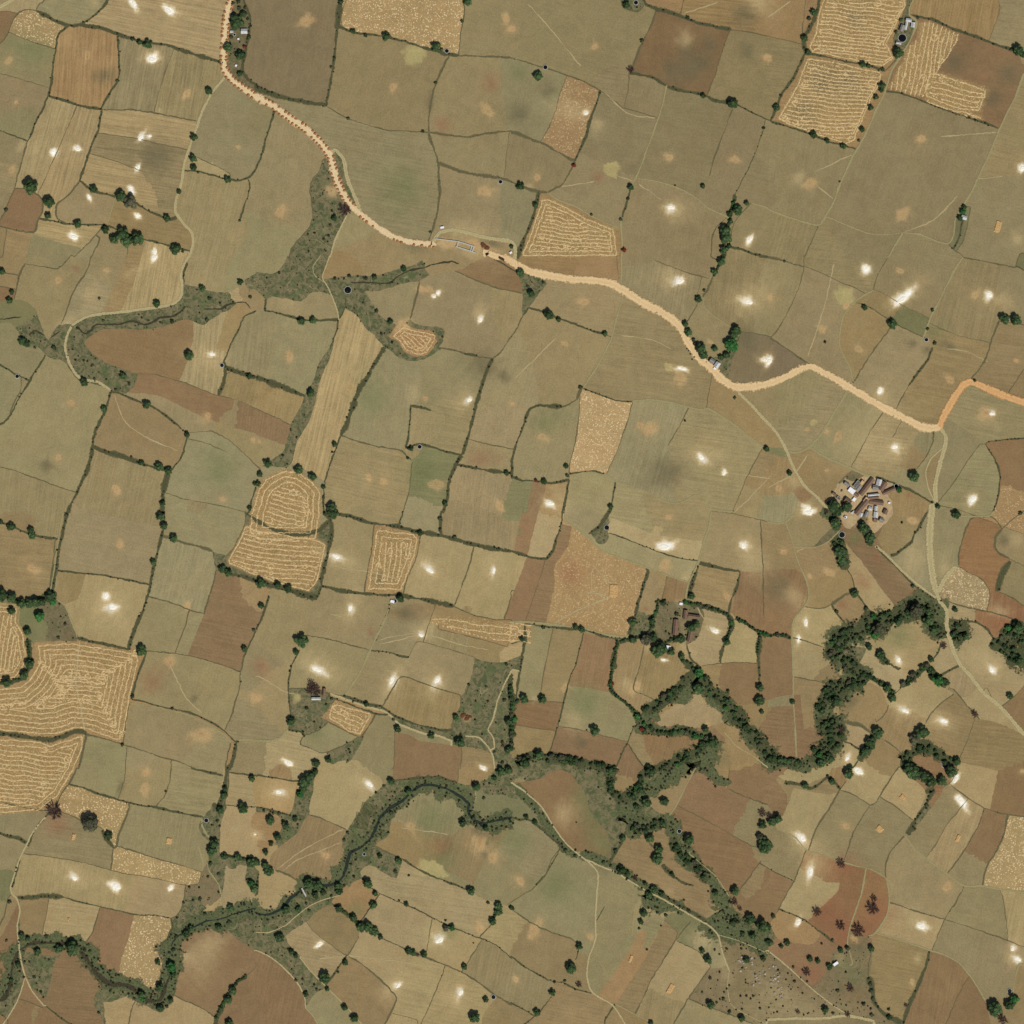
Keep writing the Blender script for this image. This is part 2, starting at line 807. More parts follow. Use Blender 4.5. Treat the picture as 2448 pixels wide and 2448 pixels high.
S R 1680,1540 90 1.6 15
S D 1750,850 130
S G 870,1100 180
S G 1280,1650 150
S C 860,460 15
S O 1100,540 60
S O 1240,250 60
o 693,257 26
o 1235,1440 15
t 345,492 32
t 430,490 30
u 595,170 16
u 705,150 18
u 665,170 12
u 770,155 10
u 830,170 18
t 895,160 24
u 960,145 10
t 1120,100 26
u 910,415 20
u 1015,495 26
t 415,1040 34
t 595,1425 24
u 575,1480 12
t 90,1570 36
t 325,1620 40
t 430,1665 34
t 30,1650 26
t 15,1720 26
t 510,1745 20
u 510,1820 16
t 575,1905 44
u 1145,1525 16
u 1170,1455 24
u 175,125 14
u 205,1505 14
u 1890,1640 24
u 1520,1555 12
u 1430,1870 24
T 1 2
L s10 0,60 120,130 250,165 380,165 480,140 530,90
L s9 520,10 560,50 570,180 540,320 500,480 490,540
L s10 560,10 700,30 850,80 1000,100 1090,115 1200,145 1330,165 1450,190 1600,235 1750,270 1932,295
L s4 1110,-10 1080,100
L s7 1400,-10 1390,130 1400,170
L g3 890,110 870,300 840,450 820,600
L g3 1240,180 1210,350 1140,500 1115,600
L g3 1650,240 1610,400 1550,570 1500,700
L s14 0,510 100,550 250,590 400,640 460,650
L s8 460,650 500,560 620,590 750,610 860,620 1000,630 1100,620
L s10 1100,630 1250,660 1370,680 1490,710
L g3 1490,715 1650,780 1800,810 1932,815
L g3 1932,590 1910,700 1875,800
L n 120,580 70,700 20,850 0,900
L s5 100,630 60,750 0,890
L n 500,600 440,680 400,800 375,930
L g3 390,930 550,960 700,1000 860,1045
L s4 860,1045 1000,1060 1150,1100
L p4 1010,700 970,820 900,960 850,1070 780,1220 670,1385
L s5 1010,690 1000,740 960,840 900,980
L b2 1355,700 1320,800 1290,890
L n 1050,730 1200,690 1370,690
L b2 1150,1095 1220,980 1400,1020 1600,1080 1650,1100
L b2 1370,880 1530,920 1700,960 1900,1020
L s4 330,1040 270,1160 245,1290 245,1370 255,1480 260,1560
L g4 245,1330 400,1335 550,1370 670,1390
L P7 560,1375 640,1400 750,1440 850,1475 960,1500 1020,1540 1080,1600 1180,1640 1260,1670 1380,1690 1480,1730
L s5 550,1390 750,1470 900,1520 1000,1530
L s6 680,1390 820,1440 950,1470 1050,1540 1200,1600 1400,1650 1480,1640
L g4 960,1460 1020,1350 1100,1240 1250,1290 1400,1340 1540,1380
L n 1650,1100 1635,1200 1610,1280 1560,1380
L g3 1545,1390 1540,1480 1490,1560 1480,1640
L n 1650,1100 1750,1130 1860,1135 1932,1110
L P5 1932,1190 1870,1310 1820,1430 1790,1560 1750,1640 1790,1700 1800,1780
L P5 1580,1690 1680,1700 1750,1770 1790,1850 1800,1940
L n 1040,1660 1150,1680 1250,1730 1400,1750 1560,1770
L n 1590,1770 1700,1790 1790,1830
L g2 1045,1650 1045,1800 1040,1940
L g2 1555,1770 1545,1940
L g5 900,1530 850,1620 780,1710
L g3 540,1580 650,1640 780,1700
L n 320,1640 420,1560 500,1540 560,1470
L g3 360,1690 470,1650 540,1590
L g3 360,1690 335,1750 420,1790 510,1820 640,1770 780,1700
L n 880,1560 830,1650 790,1750 720,1870 680,1900
L s6 240,1640 270,1650 340,1660 370,1700
L p3 -10,1725 100,1730 190,1700 240,1640
L n 260,1560 240,1640
L n 510,1830 450,1880 420,1940
L n 720,1870 600,1890 560,1940
L f1 0,1240 60,1260 200,1350 300,1375
L n 1490,700 1520,720
L n 1300,830 1500,880 1700,940 1932,1000
L n 1310,790 1500,790 1700,815 1932,840
L n 1030,1100 1030,1110
F k 700,300
F t 1350,450
F t 1700,550
F k 1650,130
F k 250,800
F k 700,800
F k 600,1150
F k 1150,900
F k 1000,1200
F k 1400,1150
F k 1550,1030
F b 1250,1480
F b 30,600
F k 100,1400
F x 400,1600
F x 1650,1400
F x 650,1850
F g 950,1700
F B 1300,1850
F b 1700,1870
F g 550,1710
F t 250,1850
F b 1600,740
F b 1130,780
F o 1000,350
F o 700,1560
F o 1600,860
F b 1700,1000
F g 1250,60
F k 800,30
M y 98 13 2 900,120 1190,150 1235,190 1210,330 1130,540 1100,600 830,595 870,350
M y 23 12 1 560,1450 600,1435 870,1510 880,1540 790,1690 700,1670 540,1560
M y 8 15 0 1340,790 1550,790 1932,835 2080,850 2070,990 1932,990 1700,935 1430,860 1320,830
S W 605,335 70 2.2 15
S C 580,330 90 2 20
S W 1310,440 70 2 35
S C 1290,420 110 1.6 40
S W 1795,440 60 1.8 105
S C 1800,390 100 1.8 95
S W 710,725 60 1.8 100
S C 720,700 100 1.8 100
S W 1245,930 60 1.6 15
S C 1260,920 110
S W 455,1185 70 2.3 25
S C 430,1170 110 2 25
S W 1025,1270 65 2.3 120
S C 1000,1310 110 2 120
S W 1365,1270 60 2.2 120
S C 1350,1300 100
S O 20,1395 50
S y 315,1400 42
S W 250,1900 55 2 30
S R 870,915 36
S D 1115,770 80 1.2 5
S C 1595,1565 70
S O 1600,1560 60
S D 930,520 60
S R 40,1150 90
S G 450,1650 70
S G 1660,1640 80
S W 1710,1930 35 1.5 0
S C 690,780 60
S R 450,1400 110
o 1048,672 14
B 1030,675 30 20 15 w
B 515,1360 24 60 5 b
B 455,1408 70 22 0 m
H 1560,1535 20
H 1590,1560 18
H 1570,1530 16
H 1615,1545 14
H 1595,1540 14
t 585,15 46
u 520,15 18
u 1385,50 20
u 1390,130 18
u 1240,160 26
u 1500,190 20
t 40,540 44
t 165,550 32
t 245,580 36
t 1090,650 34
t 40,710 26
t 345,975 58
t 305,1055 26
u 265,1165 12
u 255,1200 12
d 425,1310 46
d 460,1350 50
d 410,1350 40
u 570,1410 16
u 530,1450 12
t 835,1450 26
t 265,1580 42
t 1070,1640 32
u 1035,1565 16
t 1325,1690 28
t 1545,1740 42
t 1505,1545 26
v 1510,1560 22
t 550,1870 28
t 455,1895 34
u 380,1480 18
u 700,1790 12
u 710,1815 12
u 670,1390 14
u 1800,265 12
u 1835,275 12
u 1920,1320 22
u 1875,1420 18
u 1905,1580 34
u 1900,1800 30
u 1800,1810 14
u 1860,1730 12
u 1605,1300 14
u 1860,1890 18
u 1890,1150 16
L f1 920,970 1080,930 1230,910
L f1 930,1000 1100,960 1230,920
L f1 1290,920 1500,990 1750,1040
L f1 640,420 900,460 1100,520
L f1 700,800 560,770
T 1 3
L s4 0,55 150,75 330,105
L h16 440,10 410,80 380,130 340,190
L n 330,105 300,180 290,260 260,340
L n 440,30 430,180 410,260 400,350
L n 75,70 50,150 35,240 60,290 130,310 260,340
L s5 0,290 130,320 260,360
L n 0,330 150,350 200,420 150,560 60,640 0,680
L n 400,350 360,400 310,490 200,580 120,650 100,710 150,770
L g3 400,350 520,390 680,465
L n 1030,-10 1030,90 960,130 900,190 830,250 780,330 720,420 680,480 650,540 660,620 690,700 660,790 600,840 500,865 390,855 310,840
L g4 150,770 250,810 310,850
L n 320,860 280,920 220,980 150,1030 80,1060 0,1050
L n 20,800 20,900
L s5 20,790 10,950
L x40 0,1090 100,1110 200,1060 320,940 450,890 560,880 650,800 690,700 720,630 830,570 900,470 950,370 1050,290 1150,200 1250,130 1350,130 1450,170 1560,220 1600,300 1620,370 1700,430 1800,420 1932,370
L v7 -10,1090 80,1110 180,1070 280,970 400,890 520,890 600,870 660,810 690,720 710,640 790,600 860,540 900,460 940,370 1000,310 1100,250 1170,180 1250,130 1340,130 1450,160 1560,230 1610,270 1600,330 1650,400 1720,420 1800,400 1932,370
L x30 1600,330 1700,430 1830,420 1932,380
L s6 1000,100 1100,90 1230,75 1380,65 1450,90 1520,110
L n 1030,100 1200,75 1400,65 1520,110 1600,130 1680,110 1750,80
L g2 1530,-10 1525,100
L n 920,560 1000,510 1015,400 1060,300 1150,210 1240,175 1330,170 1420,200 1500,240 1550,300 1540,400 1545,450
L n 1545,450 1640,460 1740,490 1830,460 1932,420
L p2 1660,240 1650,150 1620,80
L n 1650,250 1600,340 1680,400 1800,390 1890,330 1932,300
L n 1640,120 1750,200 1850,200 1932,230
L n 870,590 920,560
L g4 900,590 1000,640 1110,690
L s5 1110,690 1200,750 1350,825 1500,880 1590,920
L n 1100,700 1060,830 960,790 880,740 830,740 790,780 800,820 850,850
L s3 800,830 860,900 960,960 1080,1010 1200,1060 1350,1140 1500,1210 1650,1270 1760,1310 1830,1350 1932,1440
L s4 870,1040 830,1100 780,1170
L n 700,870 640,930 570,1010 650,1070 770,1160
L n 800,830 700,880
L h7 600,1040 700,1110 780,1180
L n 770,1170 790,1200 770,1280
L g3 780,1270 740,1340 690,1420
L n 540,1035 600,1050
L n 540,1035 450,1090 380,1160 300,1210 220,1270
L g2 380,1160 430,1230 530,1310 640,1390 700,1420
L n 220,1270 260,1350 350,1430 420,1510 490,1620
L P3 0,1240 100,1240 220,1190 300,1120 420,1030 540,985 640,960
L P3 330,1430 420,1540 520,1640 600,1720 700,1820 800,1932
L P4 -10,1370 100,1420 180,1480 270,1570 330,1650 370,1740 375,1810
L p3 375,1810 430,1870 470,1940
L n -10,1360 150,1450 260,1560 330,1640 370,1720
L n 375,1800 450,1700 530,1660
L s5 660,1450 600,1540 570,1580
L g4 700,1420 800,1480 920,1580 1020,1680 1065,1740 1040,1800 970,1940
L g4 930,1280 1030,1320 1150,1375 1280,1430 1400,1475 1550,1540 1700,1630 1800,1710 1932,1790
L g2 1320,1190 1290,1370
L g3 1690,1320 1640,1400 1590,1480
L g3 1425,1500 1390,1600 1350,1700 1280,1860 1240,1940
L g1 1020,1850 1220,1900
L s3 1800,1110 1760,1200 1690,1270
L n 1800,1030 1800,1100
L h8 1840,1020 1800,1130
L n 1790,1760 1720,1850 1700,1940
L n 1932,1050 1840,1020
L n 1590,920 1700,980 1830,1020
L n 1545,450 1500,500
L n 1710,730 1850,560 1932,450
L n 1260,730 1450,780 1640,870 1710,720
L f1 480,1440 700,1420 1000,1450 1350,1510
F o 200,20
F y 180,200
F o 80,450
F t 650,200
F B 1250,40
F b 1650,30
F b 400,650
F x 320,300
F t 120,900
F x 850,400
F g 1300,350
F b 1200,600
F g 1830,800
F G 1750,320
F x 1780,150
F x 700,900
F t 1300,900
F o 750,1000
F b 550,1180
F t 350,1300
F t 1050,1180
F t 1000,1400
F b 750,1650
F B 100,1650
F g 500,1800
F t 1200,1700
F t 1550,1650
F k 1780,1450
F t 1500,1330
F x 200,1380
F t 1850,1200
F b 1850,1870
F x 1000,740
F b 1600,650
F x 10,1200
S W 855,120 65 1.8 45
S C 850,160 100 1.6 60
S W 170,180 50 2.2 5
S C 180,190 90 1.6 5
S O 10,510 60
S C 30,512 40
S O 530,665 60 1.7 35
S O 1170,435 55 1.7 35
S W 480,1335 45 1.7 140
S W 1385,1300 75 1.4 150
S C 1370,1310 120
S W 1075,1640 60 1.6 140
S C 1000,1690 120
S W 1545,1695 65 2 110
S C 1540,1720 120
S W 1715,5 45 1.6 30
S G 1400,700 150
S G 1300,400 160
S R 1400,600 100
S O 1700,560 130
S O 1780,680 100
S D 1730,650 40
S D 1740,570 20
S D 1680,490 50 2 30
S O 1690,1220 60
S G 740,1080 70
S G 1450,1220 70
S y 1350,760 60 2 20
S G 900,255 60
P 850,310 120 40 35
P 800,400 110 60 30
o 817,650 11
o 1792,1728 16
G 345,905 380,970 8
t 370,100 46
t 400,70 42
t 360,150 40
v 335,200 32
t 105,395 40
t 225,435 34
t 300,385 24
t 165,520 36
t 115,570 22
t 75,635 26
t 10,710 30
t 70,730 34
t 100,780 42
t 5,900 22
u 60,320 16
u 175,340 18
u 130,340 14
t 400,870 46
t 460,885 46
t 620,890 32
t 630,930 34
t 230,1070 38
t 325,1070 28
t 1020,100 30
u 965,135 16
u 905,185 14
t 1150,175 32
u 1020,335 20
u 690,485 14
u 665,545 18
t 1660,140 36
u 1720,225 16
t 1850,30 40
t 1910,15 34
t 1800,75 22
u 1640,380 22
t 1560,415 34
t 1735,455 26
u 1000,485 12
u 935,665 24
t 840,865 40
v 855,885 26
t 900,945 24
t 888,1032 32
t 625,1062 32
t 735,1130 34
t 800,1200 40
t 840,1200 44
t 890,1235 40
t 940,1275 24
u 1080,1000 10
t 1135,1030 22
t 1155,1385 30
t 1190,1395 28
d 1220,1410 20
t 1270,1410 28
t 1625,930 36
t 1835,1040 34
t 1830,1085 34
t 1785,1160 32
t 1925,1055 18
u 1750,1015 16
v 1480,1205 28
u 1430,1150 12
m 1430,1210 28
t 1575,1500 26
t 1650,1880 46
t 1735,1750 26
t 180,1280 40
t 270,1385 26
t 300,1415 24
t 675,1470 26
t 525,1585 48
t 538,1668 22
t 378,1708 24
t 670,1805 30
t 745,1885 34
u 1155,810 12
u 620,1540 14
u 450,960 30
u 510,940 26
u 740,820 16
u 570,965 14
u 400,1075 16
u 300,1600 16
u 440,1635 12
u 1080,700 30
u 1050,780 18
u 1640,1320 8
L f1 200,780 300,700 550,600 640,560
L f1 150,770 350,620 660,460
L f1 1100,450 1450,500
T 2 0
L g3 0,440 140,480 300,530 420,570 530,610 670,685
L b2 670,685 760,755 840,815
L b2 885,560 875,680 845,810
L b1 840,815 1085,885
L s6 665,690 630,800 590,900 560,1020 500,1160 470,1220
L g8 -5,1000 40,1010 150,1050 250,1090 350,1150 470,1215
L b1 415,575 370,680 330,830 280,960 225,1055
L g5 1090,80 1050,190 1000,290 950,400 910,500 885,560
L s9 1000,25 1090,70 1200,95 1290,130 1400,170 1540,200 1650,225
L g3 820,-20 840,60 950,90 1000,30 1005,-20
L g3 1650,225 1740,235 1932,270
L b3 1300,-20 1270,120
L g3 1645,225 1600,350 1540,540 1480,700
L s8 885,550 1050,580 1170,650 1300,690 1440,715 1550,765 1660,775
L s4 1700,790 1850,870 1932,905
L p3 1165,650 1140,780 1080,960 1010,1150 975,1250 935,1340 900,1400
L g3 1665,820 1600,1000 1530,1180 1490,1330
L s2 1900,960 1850,1120 1790,1260 1680,1470
L p3 935,1345 1050,1360 1200,1400 1300,1440 1400,1500 1480,1570 1630,1640
L s6 900,1400 875,1500 830,1640 820,1700
L p3 820,1640 830,1800 830,1940
L g4 480,1220 430,1310 370,1400 270,1450
L g6 0,1375 100,1420 200,1445 270,1455
L p3 270,1455 350,1510 480,1560 600,1630 700,1680 810,1725
L s9 200,1470 165,1620 110,1760 40,1940
L g4 1500,1940 1520,1750 1600,1660
L s7 1640,1860 1730,1880 1820,1915 1932,1945
L p3 1800,1530 1932,1570
L g2 1760,1580 1670,1690 1640,1860
L h10 1680,1510 1650,1600 1640,1680 1600,1760 1600,1860 1590,1940
F k 400,250
F k 750,700
F o 450,850 s1
F g 200,700
F k 750,1000
F k 300,1250
F B 1250,350
F o 1600,60 l5
F o 1100,40
F k 1750,500
F k 1450,900
F k 1750,1100
F k 1800,1400
F k 1100,850
F k 560,1450
F g 80,1550
F o 500,1740
F k 1150,1700
F k 1850,1750
F k 1550,1750
F x 930,40
M y 5 10 2 215,1500 270,1490 420,1560 560,1640 780,1720 800,1940 60,1940 120,1790 180,1620
S O 10,220 50
S O 620,360 70
S C 1320,310 80
S D 1350,520 130
S D 1300,400 90
S D 1200,510 80
S D 1430,480 90
S D 1500,340 70
S D 1780,400 70
S W 560,855 50 1.2 0
S C 470,850 100 1.8 10
S C 640,930 70
S O 1195,1185 70
S O 1690,1210 50 1.5 20
S O 190,1345 45 1.3 90
S C 120,1415 35 1.5 10
S y 735,1270 60
S R 650,1350 50
S W 1200,1565 65 1.4 20
S C 1220,1590 110
S W 1800,1800 50 2 120
S O 1915,440 45
S C 1840,30 120
S D 1760,90 110
S D 280,690 70
S D 60,870 90
S G 60,560 80
t 865,45 32
o 935,20 16
o 252,508 16
u 200,580 38
u 980,305 20
d 898,530 38
t 1440,725 24
t 1665,785 44
u 1900,967 16
u 1325,135 22
t 65,1410 34
t 895,1415 28
u 875,1500 18
u 820,1655 18
u 600,1620 14
t 178,1550 26
r 470,1250 18
r 845,1890 20
t 1440,1405 22
u 1230,1400 10
t 1700,1590 45
t 1640,1620 25
t 1770,1535 24
t 1650,1670 22
t 1610,1740 48
t 1615,1800 52
t 1600,1890 36
t 1640,1860 22
L f1 120,30 300,230 520,500
L f1 620,1370 300,1420
L f1 960,1390 1130,1510
L f1 800,1330 930,1370
L f1 1300,100 1550,20
L f1 700,700 880,860 1080,890
T 2 1
L Q22 -60,10 20,60 120,110 250,145 450,175 650,190 760,215 860,270 980,350 1100,410 1200,470 1270,540 1320,640 1400,760 1500,840 1580,930 1650,975 1720,992 1820,985 1932,965
L P9 1680,990 1740,1060 1820,1140 1932,1265
L g2 790,0 800,170
L p3 825,-5 828,100 822,210
L n 30,100 60,180 80,280 75,380 80,450
L g5 75,460 40,540 -5,610
L n 60,120 120,140 250,180 260,210 180,320 130,390
L s5 130,390 80,455
L s5 130,390 240,425 320,460 440,500 580,555 700,590
L p3 830,330 790,470 750,620 700,730 620,870 560,960 530,1000
L g2 700,590 750,610
L g9 530,980 500,1050 490,1080
L g4 490,1080 430,1120 370,1135
L s8 380,1135 200,1130 140,1150 110,1200 80,1300 40,1400 10,1500 0,1560 -5,1680
L s7 -5,1660 60,1690 180,1700 300,1715 420,1690
L b2 515,1030 505,1200 480,1400 440,1550 430,1680
L s4 540,1000 650,1040 750,1080 830,1095 910,1100
L p3 910,1095 1050,1085 1200,1105 1350,1145 1420,1160 1480,1150
L g2 910,1100 860,1280 790,1480 710,1645
L p3 1480,1150 1600,1220 1750,1330 1900,1445
L g2 1510,890 1490,1010 1465,1150
L b2 1330,1150 1270,1270 1180,1430
L s4 430,1645 520,1630 600,1620 700,1645
L p3 700,1645 780,1700 900,1740 1020,1780 1150,1850 1250,1870 1320,1840 1390,1800 1450,1830 1520,1915 1680,1930
L g2 1890,1455 1780,1650 1720,1800 1660,1940
L s3 780,1700 765,1800 745,1900
L s6 430,1690 410,1800 385,1940
L n 150,1730 105,1940
L n 260,1730 200,1940
L h8 1610,-10 1560,80 1520,150
L g5 1520,150 1470,260 1440,310
L p2 1440,310 1450,380 1520,450 1640,530
L g3 1410,340 1370,420 1320,495
L g2 1730,575 1850,585 1932,605
L b2 1070,30 1250,100 1440,160 1490,170
L b1 1430,170 1390,330
L n 1550,770 1620,700 1720,600
L n 1720,600 1700,700 1660,800 1635,910
L n 1490,780 1560,760
F x 1600,830
F B 20,200
F x 150,200
F k 30,330
F k 600,350
F k 400,800
F g 250,1400
F k 30,1250
F k 1000,700
F k 1200,80
F k 1200,350
F k 1500,480
F K 1780,750
F k 1750,100
F b 1650,1080
F y 650,1300 s0
F g 950,1400
F k 1500,1400
F k 1750,1850
F k 1100,1900
F g 600,1800
F o 330,1800
F B 180,1850
F G 60,1850
F b 1910,1560
F k 1880,1130
F o 650,130
L n 1490,170 1550,20 1570,-10
S O 550,345 50
S O 410,665 60
S W 1265,190 75
S C 1200,140 120
S W 1785,345 80 1.3 20
S C 1790,370 140
S W 1910,785 55
S y 1185,850 32
S W 1290,850 40 2.5 10
S O 1270,905 70
S O 965,1275 50
S O 1030,1300 60
S O 230,1360 50 1.8 0
S W 1425,1515 80
S C 1430,1500 130
S W 1600,1640 50 1.4 110
S W 290,1865 60 1.8 20
S C 380,1890 110
S D 1190,1640 170
S O 1505,650 30
S D 1780,650 110
S O 10,1110 40
S G 240,1260 130
S D 650,200 20
s 560,1430 40 15 100
t 70,130 36
t 145,285 32
u 120,230 16
u 235,200 16
t 275,450 42
t 350,480 22
t 700,590 24
t 1575,45 36
t 1530,120 28
u 1450,260 16
t 1408,330 32
t 1305,515 28
t 1330,580 36
u 1370,630 20
u 1380,660 18
t 1420,700 45
t 1445,750 38
t 1530,700 28
t 1690,560 42
t 1670,600 40
v 1650,670 56
v 1665,690 46
t 1620,750 30
t 1580,765 26
u 1320,700 8
u 1335,715 8
u 1345,740 8
u 1360,780 8
u 1375,762 8
t 410,1590 22
u 415,1655 18
t 245,1705 26
r 180,1695 14
t 745,1895 26
u 1305,1243 12
u 1680,1070 16
u 775,1750 10
u 35,1675 14
u 1920,1455 26
u 515,990 20
u 560,1010 10
B 1510,795 40 38 35 g
B 1548,822 38 42 35 m
B 1530,850 20 16 35 w
L f1 20,930 250,700 330,620
L f1 1950,1660 1780,1840 1680,1930
L f1 1650,1640 1950,1680
L f1 830,600 1050,630 1200,700
T 2 2
L s7 -10,295 80,320 170,345 260,355
L s6 380,-10 375,80 340,180 310,290 260,355
L p3 400,-5 400,60 450,100 520,150 590,210 650,270 720,310 850,360 980,405 1080,445 1200,490 1330,530
L n 450,110 420,260 320,410 320,500 320,560 290,700 255,840
L n 380,90 450,110
L n 75,-10 20,270
L n 200,-10 120,310
L n 110,350 60,480 0,640
L s7 740,-10 680,80 640,120 580,165
L n 400,70 500,100 580,165
L n 760,50 720,110 730,190 700,240 650,240 600,170
L s3 740,160 850,200 980,250 1100,300 1250,345 1400,365
L n 760,50 900,100 1050,160 1200,190 1430,220
L p4 1505,-10 1490,100 1450,220 1410,370 1370,460 1330,540 1310,660
L g2 1510,-5 1700,20 1932,75
L g3 1875,75 1885,250 1895,450 1900,800
L s9 1420,385 1500,405 1600,430 1720,450
L s6 1720,450 1700,560 1660,650 1640,730
L n 1720,450 1890,450
L s9 1400,400 1370,490 1345,590 1330,650
L s9 1010,420 1030,440 990,560 950,700 920,820 880,930
L n 1080,450 1085,500 1140,530 1110,640 1080,760
L g2 1165,500 1130,660
L p5 -10,830 100,830 250,845 400,860 520,870 650,910 760,935 850,945 880,935
L s6 100,840 250,860 450,885 560,890 700,940 860,950
L s6 95,850 100,960 80,1080 60,1200 30,1400
L b2 310,880 270,1070 235,1250 215,1400
L s4 540,910 510,1030 480,1150 430,1270 400,1400 350,1600 290,1790
L n 540,920 640,930 790,970
L n 430,1310 570,1330 730,1360
L b2 50,1420 230,1430 380,1435
L b2 40,1610 170,1630 320,1650
L b2 350,1620 500,1640 650,1680 860,1730
L s4 920,1610 880,1720 830,1820 790,1920
L s3 880,1750 940,1850 1000,1930
L n 930,1610 990,1700 1010,1800 1070,1900
L h11 800,970 780,1050 765,1150 750,1230 740,1300 760,1360 800,1400 870,1450 920,1500 960,1550
L h9 1090,670 1100,690 1085,760 1050,820 1040,900 1000,940 900,950 820,980
L h12 1300,680 1400,700 1480,720 1560,745 1630,780 1660,840 1640,920 1610,980
L s6 1610,980 1580,1060 1570,1140
L h12 1690,800 1780,850 1850,900 1932,930
L h10 1870,900 1865,1000 1855,1080
L s7 1855,1080 1865,1200 1870,1330
L g3 1420,1165 1550,1145 1700,1135 1850,1140
L h26 1000,1510 1080,1470 1150,1410 1250,1330 1320,1260
L x40 1000,1520 1150,1430 1300,1340 1400,1270
L h16 1260,1090 1320,1140 1380,1190 1440,1250
L h30 1440,1260 1520,1370 1600,1430 1680,1500 1720,1570 1800,1660 1880,1740 1960,1850
L x50 1380,1250 1480,1330 1600,1440 1700,1540 1780,1660 1960,1850
L h16 980,1600 1080,1660 1200,1670 1300,1650 1400,1690 1480,1710
L x30 960,1560 1000,1620 1100,1650 1200,1660 1300,1650 1400,1680 1500,1700
L h18 940,1520 960,1580
L h22 1480,1720 1430,1790 1350,1830 1250,1880 1100,1930
L x60 1500,1700 1480,1800 1400,1860 1300,1900
L n 1070,1560 1200,1480 1330,1400 1430,1355 1480,1390 1560,1470 1640,1550 1560,1600 1400,1630 1250,1610 1130,1620 1070,1560
L n 1550,1650 1610,1720 1520,1860 1510,1940
L f1 1600,1660 1700,1770 1830,1850 1932,1932
L h20 60,1880 150,1830 250,1850 400,1870 550,1890 700,1932
L x24 30,1900 150,1850 300,1860 500,1890 700,1932
L h12 1110,1010 1200,970 1280,960
L h24 1090,1030 1140,1040
L g3 990,1040 960,1180 920,1300 920,1350 1020,1390
L s5 1320,1000 1350,1110 1420,1165
L n 1310,660 1300,680 1100,670
L s5 -10,1000 30,980 90,960
L h16 -10,1300 0,1500 -5,1800
L n 1580,1160 1560,1260 1560,1310
L n 1560,1310 1700,1450 1870,1440
L g2 1700,1450 1760,1620
L n 1660,760 1690,800
L b1 230,440 110,800
F B 200,550
F o 550,500 s2
F G 60,150
F B 90,180
F t 260,200
F g 550,50
F x 670,180
F t 1100,150
F g 1000,300
F g 950,60
F k 1650,250
F b 1500,560
F B 1790,560
F b 1900,600
F b 1060,600
F B 1240,590
F g 190,1100
F b 330,1100
F B 620,1120
F g 600,1480
F B 250,1520
F b 180,1720
F B 550,1780
F k 920,1820
F B 1180,1770
F B 880,1880
F b 870,1150
F b 1100,1200
F t 1480,950
F t 1730,1000
F B 1700,1270
F b 1510,1240
F t 1350,1500
F B 1780,1650
F b 1700,1780
F h 1350,850
F h 1170,800
F t 30,1050
F x 1000,880
F t 50,450
F b 1850,1500
F b 1600,1850
L n 1090,760 1100,880 1090,950 1040,900
L n 1310,660 1320,760 1300,900 1310,1000
L n 1430,720 1450,800 1400,950 1320,1000
M y 30 12 4 -20,840 50,850 80,900 70,980 0,1000 -40,980
S O 1180,45 55 1.5 0
S W 1150,265 80 1.8 0
S W 1745,255 75 1.3 45
S C 1800,320 130 1.8 50
S O 1150,390 60
S C 1315,490 50
S O 765,590 60 
S O 1615,630 50 2.5 65
S W 1530,900 60 2 30
S C 1495,860 50
S O 400,1320 50
S O 930,1310 50
S C 860,1290 60
S O 1475,1610 45
S C 165,1420 35
S G 560,1450 140
S C 480,1570 90
S R 1010,725 25
S C 1020,1020 40
S D 530,1750 60
S R 430,480 120
S C 1270,690 40
S C 1300,830 60 3 90
S C 1300,1030 60 2 50
S W 1140,1112 30 2.5 10
K 765,595 65 100 5
o 715,117 18
B 1310,775 34 70 5 b
B 1372,790 90 32 8 b
B 1235,870 40 120 5 b
B 1345,935 36 90 12 b
B 1180,1022 34 28 10 w
B 1275,693 24 18 10 w
B 1250,910 18 30 10 b
t 1355,640 28
t 910,835 34
t 910,965 30
m 1015,960 46
t 1060,820 30
t 1060,860 22
t 1070,950 34
t 1140,690 26
u 1105,670 18
u 1155,665 14
u 1240,770 22
t 1240,960 30
t 1280,960 34
t 1120,1030 60
t 1100,1050 50
t 1200,1055 34
t 1280,1090 28
v 1410,1215 40
t 1410,1330 50
u 235,870 20
t 480,870 26
t 525,890 28
t 95,1410 38
t 230,1415 38
u 40,1430 22
v 20,1560 24
t 15,1680 20
t 625,1650 42
u 565,1645 8
t 1870,1330 34
t 1870,1430 46
t 1885,1510 20
t 75,960 24
r 760,1295 14
r 980,1640 20
u 650,120 12
t 1000,1655 26
v 1380,1690 26
t 1510,1740 50
t 100,1890 50
t 200,1830 44
t 1350,870 40
t 1390,850 34
u 1090,750 16
u 1630,1350 18
t 1460,1640 30
t 1620,980 34
L f1 300,850 500,740 720,650
L f1 560,600 730,640
L f1 610,400 740,540
L f1 600,450 600,600
L f1 1400,720 1500,900
T 2 3
L P5 -10,105 100,180 220,290 320,450 400,560 500,650 600,730 650,800 640,950 630,1150 630,1290 580,1430 565,1560 590,1670 640,1720 760,1790 860,1940
L P5 560,690 680,745 790,790 900,860 1020,930 1140,990 1260,1060 1400,1140 1500,1200 1560,1270 1590,1400 1640,1530
L P2 1640,1530 1625,1650 1650,1780 1750,1850 1932,1940
L P2 1560,1260 1700,1300 1932,1400
L x20 30,130 150,270 260,420 380,580 480,660
L x24 520,640 700,710 850,780 1000,900 1100,960
L s9 1140,960 1300,1050 1450,1150 1500,1190
L s6 -10,370 60,390 130,390 200,440 300,530 380,600
L n -10,110 100,100 200,85 300,30 380,15 450,50 470,85 550,100 620,130 680,210 780,260 860,290
L n 860,290 860,480
L h26 760,-20 740,100 740,160 800,210 860,220 920,200
L h20 1050,0 980,60 960,130 920,180
